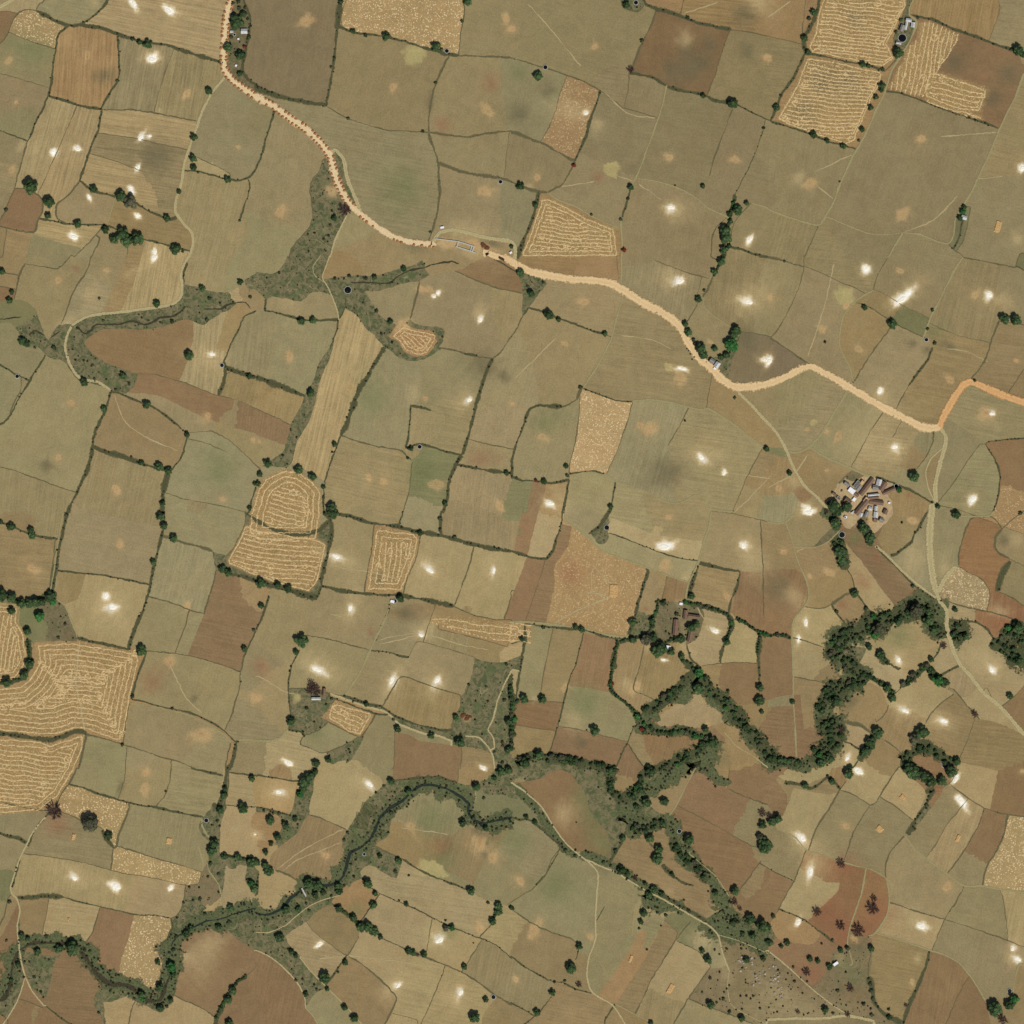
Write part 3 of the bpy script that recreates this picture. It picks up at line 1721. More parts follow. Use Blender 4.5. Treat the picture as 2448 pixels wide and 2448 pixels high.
L x50 1350,-20 1150,80 1020,150 920,230 880,300 880,420
L n 640,0 790,-10
L n 800,-20 800,100 780,150 820,200 880,180 950,100 1030,0
L n 1000,220 1050,180 1100,200 1230,60 1380,-10
L n 1380,-10 1480,50 1560,110 1640,160
L x36 1440,-20 1540,60 1600,130
L p3 1390,-10 1320,120 1240,280 1190,355
L n 1000,220 1060,300 1130,350 1190,355
L g2 1245,285 1400,360 1600,470 1800,585 1870,600
L n 1190,355 1260,450 1330,600 1400,690 1500,770 1560,850 1640,970
L p2 1330,640 1450,740 1540,820 1640,970
L h22 900,450 1000,460 1080,420 1160,400
L x40 890,470 1050,430 1180,390 1230,530 1290,640 1400,750 1500,840 1560,960 1620,1080 1700,1180
L h24 1200,540 1260,640 1340,700 1420,770 1460,830
L n 860,500 900,500 980,520 1050,470 1160,475 1210,580 1280,700 1400,800 1500,920 1560,1070
L n 1560,1070 1480,1130 1400,1080
L s8 860,480 820,580 770,660 730,720
L g6 1040,570 1090,620
L s9 1130,730 1200,800 1280,860 1370,890
L n 1040,570 980,520
L g2 350,620 290,710 250,820 170,900 60,970 0,1010
L s3 360,610 270,780 180,880
L n 450,50 550,200 600,350 720,500 750,680 700,690 500,630
L g3 -10,1060 130,1160 300,1240 450,1290 500,1340
L s2 700,1040 660,1110 635,1160
L s3 510,1350 480,1450
L s4 -10,1420 130,1520 300,1610 380,1620 480,1670 600,1700
L s3 300,1720 250,1790 200,1850 90,1940
L s3 -10,1770 100,1830 170,1870
L n 960,1220 1030,1110 1130,1120 1130,1180 1080,1280 1000,1450 880,1630 780,1770 660,1710 780,1530 900,1350 960,1220
L b1 1150,1150 1250,1250 1180,1390
L n 1140,1150 1200,1090 1340,1100
L g3 1350,1160 1250,1280 1130,1470 1050,1600 980,1760 925,1860
L p2 780,1780 930,1860 1050,1920
L s3 780,1780 700,1900
L g3 1250,1310 1400,1380 1460,1450 1500,1500
L g3 1500,1500 1400,1640 1330,1740 1220,1932
L g3 1330,1740 1500,1810 1700,1880 1820,1932
L n 1270,1300 1360,1150 1500,1220 1560,1300
L g3 1880,700 1780,840 1720,920
L n 1640,970 1720,930
L n 1640,970 1700,1100 1800,1150 1940,1200
L n 1010,940 1040,1020 1180,1060
L x40 1000,980 1120,1020 1300,1060
L x70 1500,1150 1600,1200 1700,1230 1900,1300
L g4 1640,160 1720,200 1932,280
L g1 1640,-10 1630,130
L n 1180,1100 1000,1390 1050,1100
F B 400,300
F x 250,480
F x 950,320
F b 1130,300
F b 850,130
F B 1350,250
F B 1450,500
F b 1000,650
F b 1800,900
F b 1600,30
F B 1800,150
F g 100,600
F g 450,850
F g 850,1000
F b 200,1300
F k 100,1650
F b 450,1850
F o 900,1350
F b 1050,1550
F t 1250,1550
F e 1650,1600
F G 1330,1260
F g 1500,1880
F e 1700,1300
F g 1450,1340
F k 1150,1900
F g 950,1100
F g 60,100
F b 50,1870
F B 1900,1000
F b 860,1900
F e 1400,1700
S G 520,220 120
S G 580,350 90 2 70
S G 700,560 100 1.5 60
S C 370,350 100
S O 70,850 55 1.5 40
S O 155,1235 65 1.8 110
S O 585,1275 60 1.6 30
S O 35,1600 45
S G 30,550 160
S G 300,900 160
S C 1100,1040 120
S C 1560,1160 120
S C 1630,1580 60 2 80
S D 700,700 90 1.6 0
S G 60,20 100
S G 1200,60 100 2 150
S C 1440,1300 90
K 895,1440 24 60 20
K 1195,1665 40 80 30
o 1263,477 15
t 740,20 34
t 1050,30 46
t 975,170 34
u 895,150 18
t 1018,260 42
t 1150,250 36
u 940,290 26
t 1330,540 44
t 1040,530 38
t 1110,610 42
t 1100,685 46
t 835,530 28
u 780,620 20
t 925,450 26
u 475,660 16
t 110,370 22
t 175,410 24
u 405,620 18
u 690,710 16
u 745,735 14
t 830,770 40
t 870,800 26
d 930,830 24
t 1005,870 20
t 1070,915 34
t 1035,955 34
t 1130,950 26
t 990,1095 32
t 970,1160 24
u 960,1210 14
u 1160,1110 18
u 1335,1080 20
u 1095,1090 14
t 1210,800 20
t 1450,820 26
t 1535,940 26
t 1680,930 38
d 1680,1010 34
t 1670,1170 26
t 1800,1140 46
t 1890,1190 52
t 1740,1250 20
t 1815,1265 30
t 1925,1310 20
t 510,1345 30
t 440,1510 48
u 320,1615 14
u 400,1605 14
t 305,1695 28
t 190,1845 34
d 505,1635 30
u 475,1670 10
u 1020,1370 12
u 1125,1190 10
t 1435,1380 26
t 1480,1445 34
u 1495,1585 18
u 1530,1370 12
u 1565,1405 10
t 1770,1445 28
t 1895,1440 24
t 1500,1790 36
u 1545,1770 14
u 1595,1740 18
u 1600,1690 10
t 1730,1890 30
u 1435,1690 10
u 1500,1665 8
u 1640,1640 10
u 1765,1620 10
u 1640,1840 18
u 1725,1720 12
u 1820,1720 14
u 1870,1390 16
t 1050,1925 24
t 5,1060 18
d 1890,340 40
t 1890,430 36
m 1870,520 34
t 1900,600 54
t 1900,560 46
u 1130,150 12
u 485,410 8
u 1700,1160 20
d 1720,1060 24
u 1640,1010 14
N 1650,1380 1932,1640 28
T 3 0
L s9 390,-20 370,90 320,200 270,290 280,400
L g2 285,-20 255,280
L g2 0,275 120,300 240,330
L s7 280,400 240,490 190,590 110,700 60,820 20,915
L s6 330,410 470,435 570,460 690,480 780,500 880,535
L g3 1050,30 1010,130 950,280 960,360 970,440 880,540
L p4 1110,-20 1070,50 1065,110 1110,150 1120,190 1060,330 990,440 930,540 880,700 820,820 760,960 700,1080 640,1180 590,1290 540,1400 490,1540 400,1680
L s5 25,920 130,950 300,1005 450,1065 560,1095 660,1125
L p3 -10,1575 100,1620 250,1670 380,1700 440,1640
L p2 440,1635 550,1680 750,1760 900,1770 1020,1755
L p3 1020,1755 1150,1770 1280,1825 1360,1840 1400,1780 1415,1650 1480,1540
L p3 1020,1755 960,1850 910,1940
L s8 1120,120 1250,150 1400,220 1550,270 1700,330 1860,380
L s5 900,690 1010,705 1170,765 1310,820 1500,885 1640,930 1740,970
L p4 1932,550 1880,700 1810,840 1740,990 1680,1140 1600,1310 1540,1440 1480,1540
L P2 1770,1330 1590,1350
L b1 1740,-20 1745,90 1670,300
L g2 380,1705 330,1820 280,1940
L s6 1480,1540 1470,1650 1440,1800 1400,1880
L g3 1370,1855 1480,1940
L g2 1530,1560 1480,1800 1440,1870
F o 150,150
F k 100,500
F o 650,250
F o 500,750
F o 1300,90 l100
F k 1850,200
F B 1600,500
F k 1000,1200
F k 250,1300
F k 150,1750
F k 650,1830
F k 1150,1880
F k 1800,1000
F k 1700,1600
F x 1040,220
F G 1430,1780
M y 6 10 1 400,20 420,-20 1030,-20 1050,40 1010,110 950,240 900,330 960,440 870,510 720,480 560,445 330,400 300,350 350,240 370,120
M y 6 10 1 290,430 480,450 700,505 860,540 860,620 800,720 740,860 690,980 660,1060 590,1095 380,1030 130,935 60,900 130,780 210,640
M y 101 12 0 1140,170 1220,160 1440,265 1350,420 1250,560 1160,730 910,670 1000,480 1050,370 1130,290
M y 14 13 1 1210,540 1300,545 1670,670 1600,850 1440,840 1180,740 1170,690
M y 17 8 0 1190,745 1420,820 1600,865 1620,900 1450,860 1180,760
S D 640,120 80
S D 400,640 150
S D 290,830 110
S D 580,600 120
S D 1800,540 110
S D 1400,480 110
S D 1680,750 80
S O 10,440 45
S O 1165,1045 75
S O 310,1380 45
S C 240,1330 60
S O 1000,1620 70
S W 1920,1270 60
S D 1430,1720 50 2 90
S C 1870,1800 60
K 1735,1710 45 90 15
B 1060,155 44 28 8 m
B 1045,180 18 40 8 m
B 1092,190 30 40 8 m
B 1010,215 30 50 20 g
B 1035,212 25 30 10 m
B 985,328 38 18 10 m
B 1478,1643 42 32 15 m
C 1740,405 55
t 275,290 32
t 300,395 26
u 270,365 14
u 345,100 30
u 310,140 22
t 710,488 28
t 755,500 22
u 865,525 22
t 980,410 44
o 1013,288 30
u 860,650 30
u 855,680 24
t 815,735 24
t 775,815 26
t 710,980 26
u 685,1060 16
t 65,818 30
u 95,720 14
t 345,1022 30
t 445,1065 24
t 570,1103 26
t 1890,385 45
t 1925,420 25
t 1840,375 14
u 1490,248 14
u 1700,333 12
u 1520,890 12
u 1565,908 14
u 1640,930 12
u 1010,705 10
t 1480,1565 22
v 1470,1600 26
t 1445,1650 26
u 540,1370 10
u 1000,150 18
u 965,240 18
u 1130,135 16
L f1 1030,1750 1250,1660 1430,1480
L f1 350,1300 560,1200 640,1170
L f1 370,1400 490,1500
L f1 0,130 170,10
L f1 1300,1030 1560,1010 1720,1000
T 3 1
L Q20 -10,968 60,945 160,900 250,850 330,835 400,870 500,925 620,995 760,1080 900,1160 1050,1235 1150,1285 1230,1300 1290,1295
L O20 1290,1290 1320,1220 1370,1130 1430,1030 1480,970 1540,950 1620,985 1750,1040 1850,1080 1932,1105
L P9 -5,1255 60,1330 110,1410 145,1480 180,1570 220,1650 280,1740 370,1820 440,1900
L p4 150,1475 190,1485 250,1475 315,1440 400,1350 430,1300 500,1180 600,1020
L p4 315,1440 380,1490 480,1540 620,1600 730,1650 800,1665
L p3 790,260 720,300 650,350 570,450 545,560 540,680 580,770 620,850 640,940
L g2 790,260 830,140 905,10
L g2 270,-10 270,100 240,220 190,340 130,460 70,560 20,620
L g5 -10,5 130,40 270,80
L g2 280,80 400,125 530,190 650,235 730,280
L g3 660,350 760,380 880,460 1000,530 1100,580 1180,620
L b1 800,250 900,300 1010,370 1120,420 1220,470
L g4 20,620 130,690 270,790
L g3 910,560 820,680 750,780 690,880 640,960
L p4 1470,10 1400,120 1330,260 1260,400 1220,480 1180,600
L g4 1470,10 1600,35 1750,65 1870,85
L s4 1880,80 1932,110
L g3 1870,85 1900,-20
L g4 1745,490 1690,620 1650,760 1590,860 1540,920
L g5 1745,490 1800,500 1932,520
L s6 1240,690 1200,790 1130,880 1060,980
L g2 1060,980 1000,1090 970,1150
L b1 1200,500 1400,590 1660,650
L g2 1932,850 1870,950 1810,1040
L g2 870,1180 780,1310 700,1460 635,1580
L b1 1000,1260 940,1370
L n 1140,1325 1070,1450 990,1590 930,1690
L g3 1255,1320 1240,1420 1190,1520 1120,1610
L f1 640,960 520,1150 430,1290
L s4 1932,1375 1800,1385 1700,1395 1640,1415 1710,1530 1755,1650 1745,1750 1730,1850 1690,1940
L g2 1600,1420 1510,1540 1430,1670 1350,1780 1290,1850
L g2 1600,1420 1640,1415
L n 1380,1240 1500,1320 1600,1390 1640,1410
L P13 1310,1310 1345,1370 1330,1450 1290,1600 1260,1740 1270,1870
L P4 1320,1450 1230,1530 1190,1630 1210,1750 1260,1860
L s5 810,1665 880,1690 960,1720 1060,1760 1150,1810 1250,1870
L g2 1250,1870 1330,1890 1450,1920 1932,2100
L g3 1245,1860 1200,1940
L n 0,1440 100,1450 150,1480
L n 0,1480 80,1510 150,1520
L n 190,1780 240,1735 330,1810 260,1870 190,1780
L n 640,1610 560,1700 490,1780 430,1870
L n 960,1700 900,1790 940,1860 920,1940
F k 150,50
F k 300,500
F k 80,150
F k 500,50
F k 1000,250
F b 800,330
F b 700,650
F k 950,800
F b 1450,800
F k 1600,250
F G 1140,500
F k 1900,250
F b 1750,750
F b 1880,1000
F K 150,800
F g 200,1100
F g 600,1250
F k 300,1200
F k 900,1500
F b 1080,1550
F g 1200,1400
F g 1700,1200
F B 1850,1450
F g 1450,1450
F g 1620,1620
F b 350,1600
F b 50,1600
F B 265,1800
F b 1080,1850
F G 70,1470
F V 760,1800
F g 1000,1650
S C 760,1400 300
F G 1920,60
S W 735,90 80 1.2 20
S O 1005,115 50
S y 600,300 75
S O 590,370 35
S W 1010,330 75 3 145
S W 1670,290 80 1.2 50
S C 1750,330 100
S O 1570,300 60
S O 405,560 55
S W 10,795 60
S O 690,710 60
S W 840,1020 50 1.3 90
S C 860,1090 70
S O 1380,940 50
S O 1870,795 45
S W 1690,1190 60 1.4 0
S O 1650,1180 90
S W 955,1440 75 1.2 10
S C 960,1450 130
S O 295,1305 40
S y 350,1255 25
S O 430,1320 40
S O 525,1355 40 1.6 110
S O 440,1620 40 1.5 150
S C 200,1690 60
S O 80,1750 70
S W 1550,1830 70
S W 300,1900 60
S G 1240,570 70
S D 1100,660 40
S D 1200,700 35
S D 1380,690 40 2 30
S R 1060,1810 30
S O 20,310 50
o 1195,632 14
o 968,1735 14
t 1100,1665 48
v 988,1765 24
t 730,390 24
t 938,520 44
t 1785,480 44
t 1870,490 46
u 430,650 14
u 1258,658 20
u 1205,548 16
u 1240,405 18
u 1560,940 16
u 125,40 14
t 490,1890 50
t 590,1890 44
u 160,1640 24
t 1280,1890 24
u 1240,1860 12
t 1420,1935 26
u 1905,1940 20
L f2 0,1750 200,1640 300,1500
L f1 500,60 420,400 300,760
L f1 1350,700 1500,720 1660,800
T 3 2
L P24 1240,-60 1225,100 1220,250 1230,400 1250,520 1270,600
L P16 1400,420 1330,510 1290,590
L P8 810,250 900,330 960,390 1020,450 1120,540 1200,600 1270,650
L P12 1270,600 1300,680 1350,740 1350,860 1370,950 1400,1050 1450,1150 1530,1240 1620,1360 1740,1460 1850,1580 1932,1680
L s4 820,270 950,400 1100,550 1250,660
L g4 1250,640 1400,690 1500,720 1650,750 1800,790 1932,840
L p3 -10,75 80,90 130,75 200,20
L p3 130,75 170,180 195,265 210,330 250,430 290,520 310,640 270,720 210,790 185,850 180,930 185,1100 190,1240 190,1400 205,1640 215,1860
L p3 195,265 300,270 380,260 460,220 540,140
L n 340,265 400,200 470,130 540,140
L s3 595,430 640,510 655,590
L g6 640,600 560,640 480,700
L n 600,250 700,370 800,500 870,600 960,715
L s4 680,630 740,710 800,780 830,800
L g3 280,715 400,730 480,700
L s5 480,700 520,770 600,860 620,890
L s7 1200,0 1150,100 1110,160 1080,230 1000,290 960,325 920,325
L n 900,0 860,130 830,200 870,290 930,325
L n 960,330 960,345
L g5 1440,410 1440,300 1470,200 1510,90 1550,40 1690,40 1740,90 1765,130
L g3 1765,130 1840,60 1932,-10
L p3 1460,30 1560,35 1680,30 1700,-10
L g6 1765,130 1720,190 1710,260 1740,310 1820,350
L s14 1830,370 1770,460 1740,540 1730,600
L g4 1820,370 1760,470 1720,560 1740,600 1850,650 1932,710
L g2 1820,350 1932,410
L g3 1440,410 1500,450 1600,500 1670,580 1670,680 1650,740
L n 1440,410 1380,490 1310,600
L n 1310,640 1500,690
L x30 440,-10 500,40 520,120
L h22 470,0 500,50 520,130
L h32 510,210 540,260 560,330 570,390
L g3 185,945 300,980 450,1030
L h12 -10,930 80,930 170,950
L g3 190,1240 330,1270 460,1300
L n 460,1040 500,1130 550,1230
L x70 650,910 530,980 520,1080 600,1180 680,1250
L h40 520,1110 500,1030 560,950 660,910 760,860 880,810 980,780 1080,740 1150,720
L h30 1180,700 1210,770 1240,860 1320,930
L x60 620,930 760,860 900,800 1050,740 1180,710 1300,740
L x40 1200,760 1260,860 1330,950
L h34 560,1120 620,1160 700,1220 740,1260
L h40 700,1290 600,1320 500,1340 430,1400 400,1500
L x60 700,1290 550,1350 430,1430 440,1560 500,1650 480,1760 360,1870
L h44 430,1580 500,1640 500,1720 450,1780 360,1840
L x40 0,1880 100,1890 200,1910 330,1930
L h20 -10,1860 80,1880 180,1890 260,1905
L h14 740,1240 830,1280 900,1320 950,1370
L h16 820,1070 860,1110 910,1140
L s6 910,1140 990,1190
L h18 1010,1310 1080,1260 1150,1200 1180,1160
L h20 1180,1160 1230,1200 1280,1260 1340,1290
L s4 1240,1120 1280,1060 1310,1000
L s4 1010,1320 950,1380
L g3 910,1460 870,1540 820,1590
L g9 600,1590 700,1610 780,1670
L s5 570,1730 640,1760 700,1800
L h20 710,1840 750,1790 790,1740 800,1700
L s4 690,1860 640,1932
L g3 880,1720 950,1770 1000,1820
L g3 1370,1320 1430,1370 1500,1460 1560,1520
L g3 1410,1370 1320,1430 1230,1520 1190,1600
L n 1560,1560 1700,1580 1850,1640 1932,1690
L g2 1560,1560 1520,1690 1450,1850 1420,1940
L n 1410,1880 1650,1932
L h30 1030,1900 1060,1840 1130,1790 1180,1770 1260,1820 1320,1850 1400,1890
L n 1000,1932 1010,1850 1050,1800
L x40 1380,860 1450,900 1400,980
L h40 1400,880 1460,900 1440,960
L s7 1440,820 1560,830 1650,880 1700,950 1780,1060 1880,1130
L h44 1700,960 1780,1010 1850,1080 1900,1100
L h44 1800,870 1880,900 1930,960
L x90 1830,900 1880,1000
L s5 1360,1200 1440,1160
L n 1250,1130 1300,1300 1400,1370
L g2 1932,1310 1870,1380 1770,1460
L g2 1650,1320 1710,1450
L n 0,1420 100,1390 190,1380
L n 0,1475 100,1465 190,1460
L n 240,1380 280,1680
L n 0,440 200,430 270,480
L n 30,460 200,520 210,700 230,750
L n 640,1010 740,1030 700,1120 650,1150
L n 560,1420 650,1350 760,1290 850,1330 910,1460
L n 560,1420 530,1530 600,1570 720,1600 800,1570 860,1550
L n 600,1610 575,1730
L n 770,960 790,1020 820,1060
L f1 290,260 220,300
L n 770,960 900,900 1000,850 1130,790 1180,830 1250,930 1310,1000
L n 790,1020 1000,1180
F g 50,40
F k 300,150
F h 740,60
F b 950,180
F g 1350,200
F g 1050,330
F O 1600,300
F t 1500,550 s0
F O 1750,700
F k 1880,250
F k 1860,550
F x 1780,500
F b 60,250
F b 350,350
F t 700,400
F B 820,400
F B 60,600
F b 450,600
F b 630,780
F t 350,850
F t 320,1120
F B 60,1150
F B 80,1700
F b 280,1350
F b 480,1230
F t 1000,1000
F t 870,1200
F b 740,1450
F t 650,1680
F t 600,1850
F b 850,1850
F b 1050,1600
F t 1100,1400
F b 1400,1650
F t 1400,1250
F t 1600,1100
F B 1850,1480
F b 1750,1750
F k 1900,300
F t 1450,790
F O 1750,840
F B 1180,1880
F B 280,1880
F g 250,1500
F t 1650,1480
F g 100,1430
F x 640,1080
F o 1800,40 s1
S O 120,305 45 1.5 0
S O 465,465 50 1.5 0
S O 320,490 40
S C 290,820 55 2 100
S W 290,840 40 1.8 95
S C 235,950 50 1.8 100
S W 232,950 35 1.8 100
S W 985,1115 60 1.5 70
S C 990,1080 90
S W 1685,1190 65 1.6 60
S C 1660,1150 120
S W 1035,1500 70 2 25
S C 1000,1480 120
S W 1325,1575 75 1.8 25
S C 1290,1560 110 2 20
S W 595,1860 55 2 115
S C 595,1860 90
S O 1080,60 50 1.4 10
S W 310,5 60 1.6 0
S D 100,560 140
S C 200,620 80
S R 820,340 35
S R 720,540 60 1.6 30
S C 1350,450 70
S C 1100,400 130
S D 630,1430 80
S G 1000,950 130
S C 1880,220 80
S D 1780,220 60
S R 550,700 50
S G 650,210 60
S C 1330,740 70
S R 1780,840 100 1.5 0
S C 1750,760 60 2 10
o 558,172 22
o 1335,1910 22
B 700,20 28 30 25 m
B 745,15 30 34 25 g
B 815,20 26 34 10 m
B 812,60 30 24 20 g
B 860,62 30 26 35 b
B 585,38 20 16 20 w
t 1420,20 36
t 720,130 44
t 765,210 38
t 500,80 40
t 655,620 34
u 740,725 22
t 790,775 20
u 515,750 20
u 615,880 20
t 540,300 50
t 560,360 40
t 1090,560 16
t 980,830 36
t 1205,820 44
t 1210,760 30
t 1410,735 24
m 1110,740 60
m 830,880 50
v 800,930 34
t 1250,890 36
d 1325,1010 34
t 760,1020 30
t 855,1080 40
t 1230,1115 26
v 1275,1275 48
t 1350,1290 26
t 900,1330 36
t 935,1405 38
t 770,1240 24
t 830,1670 48
t 765,1740 38
t 735,1800 42
t 1165,1660 56
m 1100,1715 44
d 1560,1525 36
t 1825,1390 28
t 480,1290 20
t 185,1435 22
t 470,1860 34
t 400,1900 36
t 510,1430 44
t 1420,1880 36
t 620,1930 26
d 560,1640 36
u 1170,600 10
u 1010,80 12
u 1110,155 12
v 1390,930 20
t 1490,940 30
t 1890,1120 40
t 1880,870 50
t 700,960 20
T 3 3
L s9 130,110 220,120 330,155 400,110 450,70 520,120 540,160
L n 0,20 60,50 110,90 200,110 300,120 360,95 450,60 480,0
L n 200,150 320,175 450,200 520,190
L n 60,90 140,200 145,280 115,360
L n 200,140 160,250 115,360
L g3 590,100 540,165
L g4 540,165 480,280 410,380 360,470 330,550
L g3 540,165 640,200 770,280
L g4 990,-10 910,100 850,200 810,265 770,280
L g3 770,280 700,390 640,500 600,620
L g3 850,220 950,280 1090,390
L n 1080,60 1190,180 1160,280 1100,390 1040,510
L s12 1250,160 1190,280 1120,380 1060,500
L n 1330,140 1280,240 1180,370 1060,510
L g2 1440,10 1380,110 1330,140
L g3 1370,120 1500,220 1630,300 1750,340 1932,370
L b2 1470,280 1350,430 1270,570 1190,680
L g3 1630,310 1590,430 1500,590 1430,700 1350,800
L g4 1810,355 1780,500 1720,630 1650,750 1615,890
L p3 1035,515 1110,610 1190,680 1350,800 1480,890 1610,890 1750,915 1932,940
L g3 1035,510 970,580 915,650 890,720 885,830
L p2 60,455 200,520 290,620 400,650 500,690
L p3 500,690 650,735 780,765 885,830 910,920 915,1010 890,1130 810,1245 750,1270
L g3 285,630 250,720 200,850 130,970 70,1090
L n 550,800 530,920 480,980 400,1050
L p3 735,780 710,930 660,1080 620,1200 600,1320 640,1480
L s3 -10,750 100,810 190,850
L s4 100,1070 200,1110 290,1160 400,1240 500,1320
L n 70,1090 20,1180 80,1290 200,1320 340,1330 410,1240
L n 80,1290 -10,1240
L g3 920,1015 1100,1075 1340,1145
L g3 1340,1145 1550,1210 1800,1300 1932,1350
L g3 1485,890 1400,1040 1330,1150 1240,1370
L p3 810,1245 1000,1300 1220,1375 1330,1410 1440,1470 1540,1590 1650,1770
L s9 1220,1380 1190,1500 1130,1650 1060,1800 1020,1932
L n 1230,1380 1200,1550 1100,1750 1045,1932
L s12 760,1580 790,1680 800,1770 870,1850 1000,1920
L g4 775,1370 760,1500 760,1580
L n 600,1320 620,1500
L n 780,1280 790,1400 770,1560 790,1700 830,1800 960,1890 1020,1920
L g2 1500,1600 1420,1750 1340,1932
L p3 1895,1480 1860,1600 1850,1720
L f1 1780,1000 1800,1200 1820,1320
L b2 1755,930 1780,1010 1810,1290
L n 1850,1730 1932,1780
L P4 -10,1370 150,1500 300,1640 450,1760 550,1830
L P8 -10,1900 200,1890 400,1890 600,1870 800,1910
L n 440,1540 330,1640 270,1540
L n -10,1240 60,1290 0,1300
L n 1680,1932 1650,1780
L n 1740,0 1680,290
F B 50,150
F t 280,300
F k 500,400
F t 750,100
F t 1000,200
F k 750,550
F k 100,600
F t 350,950
F O 450,750
F O 650,950
F O 800,1000
F O 500,1150
F k 1100,800
F t 1500,120
F B 1850,150
F k 1350,350
F t 1450,550
F B 1600,500
F y 1800,600 s9
F k 1450,820
F g 1650,1080
F t 1100,1200
F k 1500,1350
F o 200,1230
F b 950,1500
F B 1350,1650
F B 1550,1800
F t 1870,1100
F e 300,1700
F x 1200,300
F b 1900,1650
F B 80,900
F k 1700,1500
F e 700,1430
F o 530,50
F e 600,1750
F B 350,1580
F b 250,130
F b 1900,1870
S W 690,30 60 1.6 30
S W 1415,90 45 2 120
S W 1455,240 70 2 45
S W 260,530 75 2.2 45
S C 290,570 110
S W 325,780 70 2.4 95
S C 340,700 110 1.8 100
S O 595,445 60 1.8 25
S O 1350,905 75
S W 1150,1195 70 1.8 35
S C 1100,1150 80
S W 230,1170 50 2 125
S W 1845,1365 60 1.3 80
S W 1885,1440 70 1.5 30
S C 1850,1420 120
S R 590,750 110
S R 430,1100 100
S R 830,1080 120
S R 750,1260 110
S R 600,1220 140
S R 350,1560 120 
S R 640,1680 120
S O 660,1300 60
S C 100,1720 120 2 40
S G 640,1560 120
S G 560,1490 60
S C 550,1420 50
S O 1920,20 50
S D 680,1370 70
S C 280,1880 160 4 0
S O 1085,1605 30
S C 1130,1450 40
S R 1270,160 40
K 1015,220 45 40 40
K 842,460 55 50 40
K 1433,530 30 60 25
B 510,1475 40 20 145 w
o 1823,1682 16
d 550,722 44
d 370,1085 44
d 548,1190 46
d 680,1230 62
d 790,1060 60
d 800,985 34
d 290,1540 40
d 620,1660 38
d 600,1860 30
d 225,1840 24
m 600,1360 20
t 610,40 42
t 70,380 42
t 30,410 40
d 10,360 30
t 5,590 40
t 40,1120 20
t 5,1200 26
t 15,1320 28
t 100,1345 20
t 145,1320 28
t 320,1440 26
t 375,1455 24
t 465,1500 28
t 550,1375 24
t 780,1360 28
t 430,1820 32
u 490,1850 16
u 760,1590 14
u 770,1630 18
u 780,1680 22
u 790,1740 20
u 720,1780 20
u 780,1860 20
t 915,1885 24
u 1025,1920 12
d 1040,1790 20
u 910,1820 16
t 1710,1820 62
t 1700,1800 50
t 1820,1790 40
v 1855,1745 42
d 1770,1900 50
t 280,130 28
u 450,60 16
u 485,100 28
t 1100,30 60
t 1170,60 52
t 1220,100 56
t 1310,100 44
t 1380,30 50
t 1060,0 50
u 1195,280 20
u 1110,460 14
u 485,1300 16
u 190,1500 14
u 75,1525 12
u 200,1610 16
u 150,1550 10
u 260,1700 10
u 70,1840 10
u 525,1680 20
u 590,1790 10
u 405,1325 12
N -10,1480 120,1740 25
Z 1960 1110 200
L n 420,420 750,130 1000,230 1260,290 1480,330 1700,430 1750,600 1450,720 1680,1000 1650,1200 1420,1450 1260,1600 1050,1500 850,1350 700,1500 560,1450 480,1250 300,1000 100,900 290,700 420,420
F V 1200,1270
S C 560,650 170 1.3 35
S C 900,860 110 2.5 130
B 1080,520 110 480 38 b
B 970,440 90 130 38 t
B 840,460 70 190 38 f
B 890,540 110 160 38 g
B 730,610 160 110 38 w
B 790,810 70 90 38 w
B 840,700 110 80 38 b
B 620,460 80 130 125 g
B 330,690 60 110 125 b
B 430,780 70 90 125 f
B 640,850 160 120 38 b
B 1360,420 120 150 15 m
B 1280,540 130 110 10 g
B 1450,510 130 220 33 b
B 1590,620 320 80 -24 b
B 1235,705 270 50 -6 m
B 1230,770 250 70 -5 b
B 1300,880 330 110 7 b
B 1070,830 110 130 38 t
B 960,990 120 430 40 b
B 1160,1020 90 90 15 m
B 1290,1020 70 110 5 m
B 1285,1165 100 140 5 m
B 1070,1150 80 130 25 g
B 1275,1290 90 90 5 b
B 1420,1290 100 100 30 g
B 1510,1100 100 110 25 b
B 1600,890 45 40 15 w
B 575,1225 40 40 20 w
B 760,1110 90 35 -40 m
H 500,600 30
o 1765,500 50
t 300,960 150
t 420,1080 130
d 200,900 100
d 560,860 80
d 150,1090 70
m 640,1000 110
t 340,1350 120
t 400,1450 90
t 980,1420 110
t 1080,1500 90
t 1170,1700 130
v 1830,590 70
t 1150,1780 110
Z 520 0 200
B 620,730 150 120 0 m
B 330,735 80 60 0 m
o 395,800 26
B 485,905 40 40 5 w
r 630,1090 50
B 430,1520 40 50 30 w
u 620,360 60
u 500,180 60
u 700,440 50
u 770,600 40
u 550,1700 10
Z 1010 510 240
B 380,275 72 40 -10 w
L n -20,560 100,540 230,500 400,470 600,490 900,580 1150,500 1300,430 
X 1520,880 75 30 28
t 1710,640 46
H 1180,620 50
H 1240,660 50
H 1150,590 40
G 250,490 700,545 10
G 690,545 1000,640 12
G 640,640 930,730 12
G 930,730 1020,765 12
G 690,545 660,650 14
G 950,620 920,735 14
G 990,640 960,745 14
S O 450,590 150 2 0
S C 400,650 90 1.5 30
S O 950,560 160 1.6 20
S O 1250,640 120 2 20
S C 1110,700 80
S C 900,800 150 2 10
S D 1390,590 110 2.5 15
S C 640,390 60
L Q15 1180,740 1400,820 1640,890 1800,960
L P11 1300,480 1600,510 1740,560 1790,700 1770,880
B 1700,760 46 40 -30 w
Z 1960 1110 200
F V 560,650
F V 900,900
F V 650,1250
